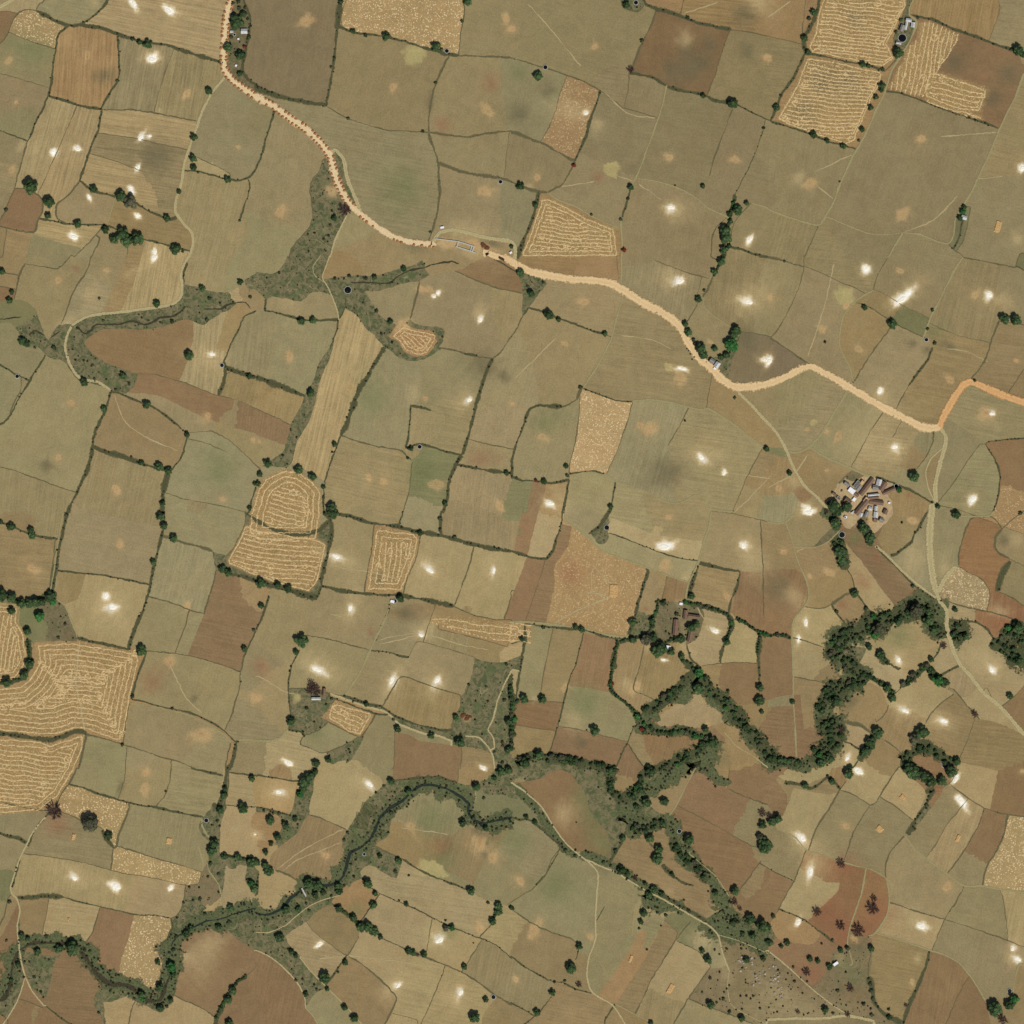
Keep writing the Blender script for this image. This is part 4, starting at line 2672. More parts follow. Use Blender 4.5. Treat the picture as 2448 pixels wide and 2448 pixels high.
F V 1150,350
F h 800,250
F h 350,1350
S C 650,1300 150 1.5 20
S O 1180,1350 160 1.3 0
S D 780,300 110
S C 1150,620 120
S R 500,1450 90
'''
def parse():
    out = []; ox = oy = 0; sc = 1
    for ln in DATA.strip().splitlines():
        t = ln.split()
        if not t: continue
        if t[0] == 'T': ox, oy, sc = int(t[1])*612, int(t[2])*612, 612/1932; continue
        if t[0] == 'Z': ox, oy, sc = int(t[1]), int(t[2]), int(t[3])/1932; continue
        args = []
        for a in t[1:]:
            if ',' in a:
                x, y = a.split(','); args.append((ox+float(x)*sc, oy+float(y)*sc))
            else: args.append(a)
        out.append((t[0], args, sc))
    return out
REC = parse()

# ---------------------------------------------------------------- small helpers
def put(o, parent=None):
    COL.objects.link(o)
    if parent: o.parent = parent
    return o
def tag(o, label=None, cat=None, group=None, kind=None):
    if label: o['label'] = label
    if cat: o['category'] = cat
    if group: o['group'] = group
    if kind: o['kind'] = kind
    return o
def empty(name, x, y, z=0, rz=0):
    o = bpy.data.objects.new(name, None); o.empty_display_size = 1
    o.location = (x, y, z); o.rotation_euler = (0, 0, rz); return put(o)
def mesh(name, v, f, mat, smooth=False):
    m = bpy.data.meshes.new(name); m.from_pydata([tuple(p) for p in v], [], f)
    if mat: m.materials.append(mat)
    if smooth: m.polygons.foreach_set('use_smooth', [True]*len(m.polygons))
    m.update(); return m
def fattr(m, name, arr, dim=1):
    if dim == 1:
        a = m.attributes.new(name, 'FLOAT', 'POINT'); a.data.foreach_set('value', np.asarray(arr, np.float32))
    else:
        a = m.attributes.new(name, 'FLOAT_COLOR', 'POINT'); a.data.foreach_set('color', np.asarray(arr, np.float32).ravel())
class Nodes:
    def __init__(s, name):
        s.m = bpy.data.materials.new(name); s.m.use_nodes = True; s.t = s.m.node_tree
        s.b = s.t.nodes['Principled BSDF']; s.o = s.t.nodes['Material Output']
        s.b.inputs['Roughness'].default_value = 0.95
        s.b.inputs['Specular IOR Level'].default_value = 0.05
    def n(s, typ, **k):
        x = s.t.nodes.new('ShaderNode'+typ)
        for a, v in k.items():
            if a.startswith('i_'):
                i = a[2:]; x.inputs[int(i) if i.isdigit() else i].default_value = v
            else: setattr(x, a, v)
        return x
    def l(s, a, b): s.t.links.new(a, b); return s
    def attr(s, name): return s.n('Attribute', attribute_name=name)
    def math(s, op, a, b=None, clamp=False):
        x = s.n('Math', operation=op, use_clamp=clamp)
        for i, q in enumerate((a, b)):
            if q is None: continue
            if isinstance(q, (int, float)): x.inputs[i].default_value = q
            else: s.l(q, x.inputs[i])
        return x.outputs[0]
    def noise(s, scale, detail=3, rough=0.55, dist=0, vec=None):
        x = s.n('TexNoise', i_Scale=scale, i_Detail=detail, i_Roughness=rough, i_Distortion=dist)
        s.l(vec if vec else s.pos(), x.inputs['Vector']); return x.outputs['Fac']
    def pos(s):
        if not hasattr(s, '_p'): s._p = s.n('NewGeometry').outputs['Position']
        return s._p
    def maprange(s, v, a, b, c, d, smooth=False):
        x = s.n('MapRange', i_1=a, i_2=b, i_3=c, i_4=d)
        if smooth: x.interpolation_type = 'SMOOTHSTEP'
        s.l(v, x.inputs[0]); return x.outputs[0]
    def mix(s, fac, a, b, mode='MIX'):
        x = s.n('Mix', data_type='RGBA', blend_type=mode)
        for i, q in ((0, fac), (6, a), (7, b)):
            if isinstance(q, (int, float)): x.inputs[i].default_value = q
            elif isinstance(q, tuple): x.inputs[i].default_value = q+(1,) if len(q) == 3 else q
            else: s.l(q, x.inputs[i])
        return x.outputs[2]
    def scale(s, col, val):      # colour times a number
        x = s.n('VectorMath', operation='SCALE'); s.l(col, x.inputs[0]); s.l(val, x.inputs['Scale']); return x.outputs[0]
    def base(s, c): s.l(c, s.b.inputs['Base Color'])
    def bump(s, h, strength=0.5, dist=0.3):
        x = s.n('Bump', i_Strength=strength, i_Distance=dist); s.l(h, x.inputs['Height']); s.l(x.outputs[0], s.b.inputs['Normal'])

# ---------------------------------------------------------------- materials
def mat_field():
    m = Nodes('field_soil')
    col = m.attr('col').outputs['Color']; par = m.attr('par'); sep = m.n('SeparateColor'); m.l(par.outputs['Color'], sep.inputs[0])
    rs, stub, scrub = sep.outputs; row = m.attr('row').outputs['Fac']
    big = m.noise(0.012, 3, 0.6); mid = m.noise(0.07, 6, 0.7, 0.8); fine = m.noise(0.55, 5, 0.8)
    v = m.math('ADD', m.maprange(big, .3, .7, -.06, .06), m.maprange(mid, .36, .64, -.075, .075))
    v = m.math('ADD', v, m.maprange(fine, .36, .64, -.17, .17))
    # plough rows: stretched noise across the row coordinate
    cmb = m.n('CombineXYZ'); m.l(row, cmb.inputs[0]); al = m.attr('along').outputs['Fac']
    m.l(m.math('MULTIPLY', al, 0.035), cmb.inputs[1])
    rn = m.n('TexNoise', i_Scale=0.42, i_Detail=4, i_Roughness=0.75); m.l(cmb.outputs[0], rn.inputs['Vector'])
    v = m.math('ADD', v, m.math('MULTIPLY', m.maprange(rn.outputs['Fac'], .35, .65, -.26, .26), rs))
    c = m.scale(col, m.math('ADD', v, 1.0))
    # hue drift between olive and brown
    hue = m.noise(0.03, 7, 0.72, 0.9)
    c = m.mix(m.maprange(hue, .45, .72, 0, .5, True), c, m.mix(1.0, c, (1.03, .96, .90), 'MULTIPLY'))
    c = m.mix(m.maprange(hue, .5, .28, 0, .34, True), c, m.mix(1.0, c, (.93, 1.02, .95), 'MULTIPLY'))
    # faint worn lines crossing the fields
    tr = m.noise(0.016, 3, 0.45, 1.6); ln = m.math('ABSOLUTE', m.math('SUBTRACT', tr, 0.5))
    lf = m.math('MULTIPLY', m.maprange(ln, 0.0, 0.0035, .32, 0, True), m.maprange(m.noise(0.03, 2), .42, .55, 0, 1, True))
    c = m.mix(lf, c, m.mix(1.0, c, (1.22, 1.2, 1.12), 'MULTIPLY'))
    # stubble: pale tufts
    vo = m.n('TexVoronoi', i_Scale=0.46, feature='F1'); m.l(m.pos(), vo.inputs['Vector'])
    dots = m.maprange(vo.outputs['Distance'], .22, .42, 1, 0, True)
    dots = m.math('MULTIPLY', dots, m.maprange(m.noise(0.10, 3), .38, .55, .25, 1, True))
    c = m.mix(m.math('MULTIPLY', dots, m.math('MULTIPLY', stub, 1.0)), c, alb((232, 206, 158)))
    # scrub: dark olive and grey brown patches
    s1 = m.maprange(m.noise(0.16, 6, 0.72, 1.0), .42, .60, 0, 1, True)
    c2 = m.mix(s1, alb((130, 120, 88)), alb((84, 93, 62)))
    c2 = m.mix(m.maprange(m.noise(0.045, 4, .6), .52, .66, 0, .6, True), c2, alb((88, 106, 64)))
    c2 = m.mix(m.maprange(m.noise(0.45, 5, 0.75), .5, .68, 0, .8, True), c2, alb((104, 90, 70)))
    c2 = m.mix(m.maprange(ln, 0.0, 0.006, .8, 0, True), c2, alb((150, 138, 102)))
    c = m.mix(scrub, c, c2)
    m.base(c); m.bump(m.math('ADD', fine, m.math('MULTIPLY', rn.outputs['Fac'], rs)), 0.35, 0.25); return m.m
def mat_ribbon(name, c1, c2, cut=0.45, soft=0.12, nscale=0.35, rut=0.0, edge=None, coarse=0.06):
    """strip of ground whose edge breaks up: u runs -1..1 across it"""
    m = Nodes(name); u = m.math('ABSOLUTE', m.attr('u').outputs['Fac'])
    a = m.math('SUBTRACT', 1.0, u)
    n = m.noise(nscale, 4, 0.65); n2 = m.noise(coarse, 3, 0.6)
    s = m.math('ADD', m.math('MULTIPLY', a, 1.1), m.math('ADD', m.maprange(n, .3, .7, -.32, .32), m.maprange(n2, .3, .7, -cut, cut)))
    fac = m.maprange(s, .38-soft, .38+soft, 0, 1, True)
    c = m.mix(m.maprange(m.noise(nscale*1.7, 4, .7), .35, .65, 0, 1, True), alb(c1), alb(c2))
    if rut:
        d = m.math('ABSOLUTE', m.math('SUBTRACT', u, 0.42))
        c = m.mix(m.maprange(d, .08, .3, rut, 0, True), c, m.mix(1.0, c, (1.30, 1.28, 1.2), 'MULTIPLY'))
    if edge: c = m.mix(m.maprange(u, .35, .95, 0, .85, True), c, alb(edge))
    m.base(c); m.bump(n, .4, .3)
    tr = m.n('BsdfTransparent'); mx = m.n('MixShader'); m.l(fac, mx.inputs[0]); m.l(tr.outputs[0], mx.inputs[1]); m.l(m.b.outputs[0], mx.inputs[2])
    m.l(mx.outputs[0], m.o.inputs[0]); return m.m
def mat_plain(name, c1, c2, scale=2.0, rough=.95, spec=.05, isl=0.0, rnd=0.0, lo=.35, hi=.65):
    m = Nodes(name); n = m.noise(scale, 4, .65)
    c = m.mix(m.maprange(n, lo, hi, 0, 1, True), alb(c1), alb(c2))
    if isl:
        g = m.n('NewGeometry').outputs['Random Per Island']; c = m.scale(c, m.maprange(g, 0, 1, 1-isl, 1+isl))
    if rnd:
        g = m.n('ObjectInfo').outputs['Random']; c = m.scale(c, m.maprange(g, 0, 1, 1-rnd, 1+rnd))
    m.base(c); m.b.inputs['Roughness'].default_value = rough; m.b.inputs['Specular IOR Level'].default_value = spec
    return m.m
def mat_roof(name, c1, c2, rust, metal=0.0):
    m = Nodes(name); tc = m.n('TexCoord').outputs['Object']
    w = m.n('TexWave', i_Scale=2.2, wave_type='BANDS', bands_direction='X'); m.l(tc, w.inputs['Vector'])
    c = m.mix(m.maprange(m.noise(.9, 4, .7), .35, .65, 0, 1, True), alb(c1), alb(c2))
    c = m.mix(m.maprange(m.noise(.35, 4, .6), .52, .66, 0, .7, True), c, alb(rust))
    c = m.mix(m.maprange(w.outputs['Fac'], 0, 1, 0, .25), c, m.mix(1.0, c, (.7, .7, .7), 'MULTIPLY'))
    m.base(c); m.bump(w.outputs['Fac'], .5, .05); m.b.inputs['Roughness'].default_value = .6
    m.b.inputs['Specular IOR Level'].default_value = .25; m.b.inputs['Metallic'].default_value = metal; return m.m
M_FIELD = mat_field()
RIB = {
 'b': mat_ribbon('thin_bund_grass', (122,110,79), (106,96,69), .48, .16, .5, coarse=.045),
 'g': mat_ribbon('bund_grass', (114,105,75), (92,90,63), .46, .16, .4, coarse=.05, edge=(136,124,88)),
 's': mat_ribbon('rough_verge_grass', (95,92,64), (73,77,52), .30, .14, .34, coarse=.05, edge=(122,114,80)),
 'h': mat_ribbon('hedge_bank_grass', (94,94,64), (68,76,50), .30, .14, .34),
 'x': mat_ribbon('riverside_scrub', (110,110,76), (76,88,58), .44, .16, .22, coarse=.03),
 'f': mat_ribbon('worn_foot_line', (186,168,124), (174,156,114), .35, .3, .5),
 'p': mat_ribbon('grassy_path', (168,157,112), (150,141,100), .16, .2, .5),
 'P': mat_ribbon('cart_track_dirt', (188,174,130), (164,151,110), .16, .14, .5, rut=.5),
 'Q': mat_ribbon('sandy_road', (228,199,150), (214,183,136), .20, .14, .35, rut=.3, edge=(190,162,116)),
 'O': mat_ribbon('orange_road', (220,176,120), (204,156,104), .20, .14, .35, rut=.3, edge=(178,134,92)),
 'R': mat_ribbon('road_under_repair', (232,212,168), (218,188,140), .18, .14, .45, rut=.0, edge=(204,160,114)),
 'k': mat_ribbon('stream_bed', (78,72,54), (60,57,43), .30, .12, .3),
 'v': mat_plain('river_water', (44,54,40), (34,44,34), .3, .25, .4)}
M_LEAF = mat_plain('dark_foliage', (58,80,51), (82,102,60), .35, .8, .1, isl=.45, rnd=.22)
M_LEAFV = mat_plain('fresh_foliage', (52,98,50), (70,116,60), .35, .8, .1, isl=.45, rnd=.2)
M_LEAFM = mat_plain('dusty_foliage', (98,94,72), (80,84,62), .35, .8, .1, isl=.4, rnd=.15)
M_RED = mat_plain('red_blossom', (150,62,56), (110,60,44), .6, .8, .1, isl=.4)
M_TWIG = mat_plain('bare_twigs', (104,80,72), (84,66,62), .8, .9, .05, isl=.35)
M_BARK = mat_plain('bark', (92,76,60), (70,58,46), 3)
M_SHRUB = mat_plain('shrub_leaves', (72,80,56), (56,68,48), .4, .85, .05, isl=.4, rnd=.3)
M_DRY = mat_plain('dry_shrub_leaves', (88,74,56), (72,64,48), .4, .85, .05, isl=.4, rnd=.3)
M_CHAFF = mat_plain('pale_chaff', (255,253,240), (250,240,212), .5, .95, .0)
M_STRAW = mat_plain('straw', (226,200,148), (198,168,118), .8, .95, .0, isl=.16)
M_STACK = mat_plain('stacked_straw', (212,178,122), (180,142,94), 1.1, .95, .0, isl=.25)
M_HEAP = mat_plain('laterite', (176,126,86), (152,106,70), 1.2, .95, .0, rnd=.12)
M_SOIL = mat_plain('brown_soil', (120,80,54), (92,64,46), 1.2)
M_ROCK = mat_plain('grey_rock', (190,180,162), (150,138,120), .9, rnd=.2)
M_WALL = mat_plain('mud_plaster', (180,150,112), (150,122,90), .8)
M_WHITE = mat_plain('white_sheet', (250,250,252), (228,232,238), .6, .5, .3)
M_CONC = mat_plain('concrete', (196,196,186), (172,172,160), .6)
M_WELLW = mat_plain('shaded_well_water', (12,12,12), (8,8,8), .6, .3, .3)  # near-black colour paints in the shade of a shaft that is not cut
M_DARK = mat_plain('dark_opening', (50,40,34), (38,30,26), 1)
M_TRUCK = mat_plain('maroon_paint', (84,44,34), (70,38,30), 1, .5, .3)
M_TYRE = mat_plain('tyre_rubber', (30,30,30), (24,24,24), 1)
M_BED = mat_plain('garden_rows', (92,96,60), (70,80,50), .8)
ROOF = {'b': mat_roof('weathered_tile', (128,104,84), (108,88,74), (146,98,76)),
 'g': mat_roof('grey_sheet', (150,148,142), (126,124,120), (132,108,88)),
 'm': mat_roof('pale_sheet', (214,216,214), (190,194,194), (176,150,124)),
 'w': M_WHITE, 't': mat_plain('smooth_mud_roof', (212,180,132), (190,156,112), .5),
 'f': mat_plain('flat_grey_roof', (120,114,100), (98,94,84), .6)}

# ---------------------------------------------------------------- lines
rng = np.random.default_rng(3)
def smooth_line(P, step=6.0, wob=0.7):
    P = [np.array(p, float) for p in P]
    if len(P) < 2: return P
    Q = [2*P[0]-P[1]]+P+[2*P[-1]-P[-2]]; out = []
    for i in range(1, len(Q)-2):
        p0, p1, p2, p3 = Q[i-1:i+3]; n = max(1, int(np.linalg.norm(p2-p1)/step))
        for k in range(n):
            t = k/n; cr = .5*((2*p1)+(-p0+p2)*t+(2*p0-5*p1+4*p2-p3)*t*t+(-p0+3*p1-3*p2+p3)*t**3)
            out.append(.35*(p1+(p2-p1)*t)+.65*cr)
    out.append(P[-1])
    for k in range(1, len(out)-1): out[k] = out[k]+rng.normal(0, wob, 2)
    return out
LINES = []
for k, a, sc in REC:
    if k != 'L': continue
    st = a[0][0]; w = a[0][1:]; pts = [q for q in a[1:] if isinstance(q, tuple)]
    if st == 'n' or w == '':
        if not w and len(a) > 1 and isinstance(a[1], str): w = a[1]
    w = float(w) if w else 0
    LINES.append([st, w, pts])
for st, a, sc in REC:
    if st == 'L': continue
for L in LINES:
    if L[0] in 'QOR': L.append(smooth_line(L[2], 5, .15))
    elif L[0] in 'Pp': L.append(smooth_line(L[2], 5, .3))
    else: L.append(smooth_line(L[2], 6, .7))
BND = [L for L in LINES if L[0] in 'nbgshxpPQOR']
allseg = np.array([(a[0], a[1], b[0], b[1], i) for i, L in enumerate(BND) for a, b in zip(L[3][:-1], L[3][1:])])
EDGE = 40
def extend(L, i, end):
    pts = L[3]; e = pts[0] if end == 0 else pts[-1]
    ex = None
    if e[0] < 14: ex = (-EDGE, e[1])
    elif e[0] > 2434: ex = (2448+EDGE, e[1])
    elif e[1] < 14: ex = (e[0], -EDGE)
    elif e[1] > 2434: ex = (e[0], 2448+EDGE)
    if ex is None:
        S = allseg[allseg[:, 4] != i]
        A = S[:, :2]; D = S[:, 2:4]-A; t = np.clip(((e-A)*D).sum(1)/np.maximum((D*D).sum(1), 1e-6), 0, 1)
        Pp = A+D*t[:, None]; d = np.linalg.norm(Pp-e, axis=1); j = d.argmin()
        dr = (pts[0]-pts[min(2, len(pts)-1)]) if end == 0 else (pts[-1]-pts[max(-3, -len(pts))]); dr = dr/(np.linalg.norm(dr)+1e-9)
        den = dr[0]*D[:, 1]-dr[1]*D[:, 0]; den = np.where(np.abs(den) < 1e-9, 1e-9, den); q = A-e
        tt = (q[:, 0]*D[:, 1]-q[:, 1]*D[:, 0])/den; uu = (q[:, 0]*dr[1]-q[:, 1]*dr[0])/den
        ok = (tt > 0) & (tt < 38) & (uu >= 0) & (uu <= 1)
        if ok.any() and d[j] > 7 and tt[ok].min() < d[j]*2.2: ex = tuple(e+dr*(tt[ok].min()+1.2))
        elif d[j] < 20:
            v = Pp[j]-e; n = np.linalg.norm(v)
            if n < .01: v = (pts[0]-pts[1]) if end == 0 else (pts[-1]-pts[-2]); n = np.linalg.norm(v)+1e-6
            ex = tuple(Pp[j]+v/n*1.2)
    if ex is None: return list(pts)
    return [np.array(ex)]+list(pts) if end == 0 else list(pts)+[np.array(ex)]
CON = []
for i, L in enumerate(BND):
    save = L[3]; a = extend(L, i, 0); L[3] = a; b = extend(L, i, 1); L[3] = b
    CON.append([np.clip(p, -EDGE, 2448+EDGE) for p in b])
    if L[0] in 'n': L[3] = save

# ---------------------------------------------------------------- windrow fields (polygons of cut straw)
MOW = []
for k, a, sc in REC:
    if k == 'M': MOW.append((a[0], float(a[1]), float(a[2]), int(a[3]), np.array([p for p in a[4:] if isinstance(p, tuple)])))
def poly_in(X, Y, P):
    ins = np.zeros(X.shape, bool); n = len(P)
    for i in range(n):
        x1, y1 = P[i]; x2, y2 = P[(i+1) % n]
        if y1 == y2: continue
        c = ((y1 > Y) != (y2 > Y)) & (X < (x2-x1)*(Y-y1)/(y2-y1)+x1); ins ^= c
    return ins
def poly_dist(X, Y, P):
    d = np.full(X.shape, 1e9); n = len(P)
    for i in range(n):
        a = P[i]; b = P[(i+1) % n]-a; L2 = max(b@b, 1e-6)
        t = np.clip(((X-a[0])*b[0]+(Y-a[1])*b[1])/L2, 0, 1)
        d = np.minimum(d, (X-a[0]-t*b[0])**2+(Y-a[1]-t*b[1])**2)
    return np.sqrt(d)

# ---------------------------------------------------------------- fields: planar map of all boundary lines
SEEDS = []
PAL = {'k': (149,134,95), 'K': (130,116,86), 'g': (147,136,97), 'G': (126,122,84), 'b': (149,129,89), 'B': (139,114,80),
 'o': (158,131,89), 't': (166,147,104), 'y': (168,144,99), 'd': (137,120,89), 'x': (108,102,74), 'e': (140,122,88), 'h': (120,106,78),
 'O': (146,113,77), 'V': (180,157,118)}
for k, a, sc in REC:
    if k == 'F':
        p = [q for q in a if isinstance(q, tuple)][0]; c = [q for q in a if isinstance(q, str)]
        ang = None; rs = 0.15; stub = 0; ch = c[0]
        for e in c[1:]:
            if e[0] == 'l': ang = float(e[1:]); rs = .8
            if e[0] == 's': stub = .5 if e[1:] in ('1', '2', '3') else 1
        SEEDS.append((p, ch, ang, rs, stub))
STAINS = []
for k, a, sc in REC:
    if k == 'S':
        n = [float(q) for q in a[2:]]; r = n[0]*sc; asp = n[1] if len(n) > 1 else 1; ang = n[2] if len(n) > 2 else 0
        if a[0] in 'OWC':
            hsh = (a[1][0]*12.9898+a[1][1]*78.233) % 1.0; h2 = (a[1][0]*3.7+a[1][1]*5.31) % 1.0; r *= (.55+.5*hsh if a[0] == 'O' else .68+.3*hsh if a[0] == 'W' else 1)
            if asp == 1: asp = 1+.6*h2; ang = 180*hsh
        STAINS.append((a[0], a[1], r, asp, ang))
def region(p):   # soil is paler in the middle and right centre, darker towards the upper right
    g = lambda x, y, s: math.exp(-((p[0]-x)**2+(p[1]-y)**2)/s**2)
    return np.array([1.005, 1.0, 1.03])*(1+.16*g(1450, 1150, 480)+.10*g(400, 1450, 500)+.10*g(700, 700, 420)-.10*g(1650, 250, 520))
def build_fields():
    V = []; E = []
    def add(pts, closed=False):
        b = len(V); V.extend([(p[0], p[1]) for p in pts]); n = len(pts)
        E.extend([(b+i, b+i+1) for i in range(n-1)])
        if closed: E.append((b+n-1, b))
    e = EDGE
    add([(-e, -e), (2448+e, -e), (2448+e, 2448+e), (-e, 2448+e)], True)
    for c in CON: add(c)
    nE = len(E)
    g = np.arange(-e+4, 2448+e-3, 7.0); GX, GY = np.meshgrid(g, g)
    P = np.stack([GX.ravel(), GY.ravel()], 1)+rng.uniform(-2.2, 2.2, (GX.size, 2))
    extra = []
    for t, p, r, asp, ang in STAINS:
        if t in 'WOR' or r < 20:
            q = max(1.8, r/7); u = np.arange(-1.25, 1.26, q/r); ux, uy = np.meshgrid(u*r, u*r)
            Q = np.stack([ux.ravel()+p[0], uy.ravel()+p[1]], 1); Q = Q+rng.uniform(-.3, .3, Q.shape)*q; extra.append(Q)
    P = np.concatenate([P]+extra)
    V.extend([tuple(p) for p in P])
    co, ed, fa, ov, oe, of = mg.delaunay_2d_cdt([Vector(v) for v in V], E, [], 0, 0.05)
    print('cdt', len(co), len(fa), round(time.time()-T0, 1))
    co = np.array([(c[0], c[1]) for c in co])
    cons = set()
    for (a, b), o in zip(ed, oe):
        if o: cons.add((a, b) if a < b else (b, a))
    F = [tuple(f) for f in fa]
    par = list(range(len(F)))
    def find(i):
        while par[i] != i: par[i] = par[par[i]]; i = par[i]
        return i
    em = {}
    for i, f in enumerate(F):
        for j in range(len(f)):
            a, b = f[j], f[(j+1) % len(f)]; k = (a, b) if a < b else (b, a)
            if k in em:
                if k not in cons:
                    ra, rb = find(i), find(em[k])
                    if ra != rb: par[ra] = rb
            else: em[k] = i
    lab = np.array([find(i) for i in range(len(F))])
    FA = np.array([f[:3] for f in F]); cen = co[FA].mean(1)
    v1 = co[FA[:, 1]]-co[FA[:, 0]]; v2 = co[FA[:, 2]]-co[FA[:, 0]]; area = .5*np.abs(v1[:, 0]*v2[:, 1]-v1[:, 1]*v2[:, 0])
    SP = np.array([s[0] for s in SEEDS])
    owner = {}; start = {}
    for si, s in enumerate(SEEDS):
        d = ((cen-np.array(s[0]))**2).sum(1); j = d.argmin(); owner.setdefault(lab[j], []).append(si); start[si] = j
    # clearance from the nearest line, on a coarse grid
    gs = 4; n_ = int((2448+2*e)/gs)+2; G = np.full((n_, n_), 1e3)
    for c in CON:
        for a, b in zip(c[:-1], c[1:]):
            k = max(1, int(math.dist(a, b)/2))
            for t in range(k+1): x = a[0]+(b[0]-a[0])*t/k; y = a[1]+(b[1]-a[1])*t/k; G[int((y+e)/gs), int((x+e)/gs)] = 0
    for _ in range(12):
        for dx, dy, w_ in ((1,0,4),(-1,0,4),(0,1,4),(0,-1,4),(1,1,5.7),(-1,1,5.7),(1,-1,5.7),(-1,-1,5.7)): G = np.minimum(G, np.roll(np.roll(G, dx, 1), dy, 0)+w_)
    G = np.maximum(np.minimum(G, 48), 2); clr = G[np.clip(((cen[:, 1]+e)/gs).astype(int), 0, n_-1), np.clip(((cen[:, 0]+e)/gs).astype(int), 0, n_-1)]
    multi = {l for l, o in owner.items() if len(o) > 1}
    # where traced lines leave a gap, split the ground at the gap
    import heapq
    adj = {}; seen = {}
    mm = np.isin(lab, list(multi))
    for i in np.flatnonzero(mm):
        f = F[i]
        for j in range(len(f)):
            a, b = f[j], f[(j+1) % len(f)]; k = (a, b) if a < b else (b, a)
            if k in cons: continue
            if k in seen: adj.setdefault(i, []).append(seen[k]); adj.setdefault(seen[k], []).append(i)
            else: seen[k] = i
    dist = {}; who = {}; hp = []
    for l in multi:
        for si in owner[l]: heapq.heappush(hp, (0.0, int(start[si]), si))
    cx = cen[:, 0].tolist(); cy = cen[:, 1].tolist(); cl = clr.tolist()
    while hp:
        d, i, si = heapq.heappop(hp)
        if i in who: continue
        who[i] = si
        for j in adj.get(i, ()):
            if j not in who: heapq.heappush(hp, (d+math.hypot(cx[i]-cx[j], cy[i]-cy[j])*(1+(26/min(cl[i], cl[j]))**2.2), j, si))
    for i, si in who.items(): lab[i] = 10**7+si
    for l in multi:
        for si in owner[l]: owner[10**7+si] = [si]
        del owner[l]
    print('split', len(multi), round(time.time()-T0, 1))
    order = np.argsort(lab, kind='stable'); ls = lab[order]; cut = np.flatnonzero(np.diff(ls))+1
    groups = np.split(order, cut)
    info = []; small = []
    for gidx in groups:
        L = lab[gidx[0]]; ar = area[gidx].sum()
        (info if ar > 300 or L in owner else small).append(gidx)
    # slivers join the field whose seed is nearest
    nun = 0
    for gidx in small: pass
    base = tuple
    allg = info+small
    lum = {}
    ST = STAINS
    res = []
    for gi, gidx in enumerate(allg):
        L = lab[gidx[0]]; fa_ = FA[gidx]; vid, inv = np.unique(fa_, return_inverse=True); inv = inv.reshape(fa_.shape)
        P = co[vid]; c0 = (cen[gidx]*area[gidx][:, None]).sum(0)/max(area[gidx].sum(), 1e-6)
        own = owner.get(L)
        if own and isinstance(L, int) and False: pass
        if not own:
            nun += 1; own = [int(((SP-c0)**2).sum(1).argmin())]
            if area[gidx].sum() > 2500: print('unseeded', c0.round(), int(area[gidx].sum()))
        if len(own) > 1 and area[gidx].sum() > 0: print('multi', [tuple(np.round(SEEDS[i][0])) for i in own])
        d = np.stack([((P-SP[i])**2).sum(1) for i in own], 1)+50; w = 1/d**2.2; w /= w.sum(1)[:, None]
        cols = np.array([np.array(lin(PAL[SEEDS[i][1]]))*region(SEEDS[i][0]) for i in own])
        jit = 1+random.uniform(-.06, .06); tint = np.array([1+random.uniform(-.03, .03), 1, 1+random.uniform(-.04, .04)])
        col = (w@cols)*jit*tint
        scrub = w@np.array([{'x': 1.0, 'h': .55, 'e': .36}.get(SEEDS[i][1], 0) for i in own])
        stub = w@np.array([float(SEEDS[i][4]) for i in own])
        ang = SEEDS[own[0]][2]; rs = SEEDS[own[0]][3]
        if ang is None: ang = random.choice([9, 12, 100, 104])+random.uniform(-4, 4); rs = random.choice([.12, .2, .45])
        # cut fields lighter, striped soil
        for mc, ma, ms, mr, MP in MOW:
            if P[:, 0].max() < MP[:, 0].min() or P[:, 0].min() > MP[:, 0].max() or P[:, 1].max() < MP[:, 1].min() or P[:, 1].min() > MP[:, 1].max(): continue
            ins = poly_in(P[:, 0], P[:, 1], MP); dd = poly_dist(P[:, 0], P[:, 1], MP)
            ww = np.where(ins, np.clip(.5+dd/6, 0, 1), np.clip(.5-dd/6, 0, 1))[:, None]
            mcx, mcy = MP.mean(0); c = np.array(lin((158, 131, 86) if mc == 'y' else (160, 124, 84)))
            col = col*(1-ww)+c*ww; scrub = scrub*(1-ww[:, 0])
            stub = np.maximum(stub, .55*ww[:, 0])
            if ins.mean() > .5: ang = ma; rs = .5
        for t, p, r, asp, an in ST:
            R2 = r*asp*1.6
            if P[:, 0].min() > p[0]+R2 or P[:, 0].max() < p[0]-R2 or P[:, 1].min() > p[1]+R2 or P[:, 1].max() < p[1]-R2: continue
            ca, sa = math.cos(R(an)), math.sin(R(an)); X = P[:, 0]-p[0]; Y = P[:, 1]-p[1]
            u = (X*ca+Y*sa)/asp; v = -X*sa+Y*ca; dn = np.sqrt(u*u+v*v)/r*(1+.30*np.cos(np.arctan2(v, u)-p[0]*7.3))
            # irregular rim
            th = np.arctan2(v, u); dn = dn*(1+.16*(np.sin(P[:, 0]*.21+p[1])*np.sin(P[:, 1]*.19+p[0])+.6*np.sin(P[:, 0]*.47-P[:, 1]*.33)*np.sin(P[:, 1]*.51+P[:, 0]*.2)))*(1+.08*np.sin(2*th+p[0])+.06*np.sin(4*th+p[1])+.05*np.sin(7*th+p[0]*2))
            def lay(c, wgt):
                nonlocal col
                wgt = np.clip(wgt, 0, 1)[:, None]; col = col*(1-wgt)+np.array(lin(c))*wgt
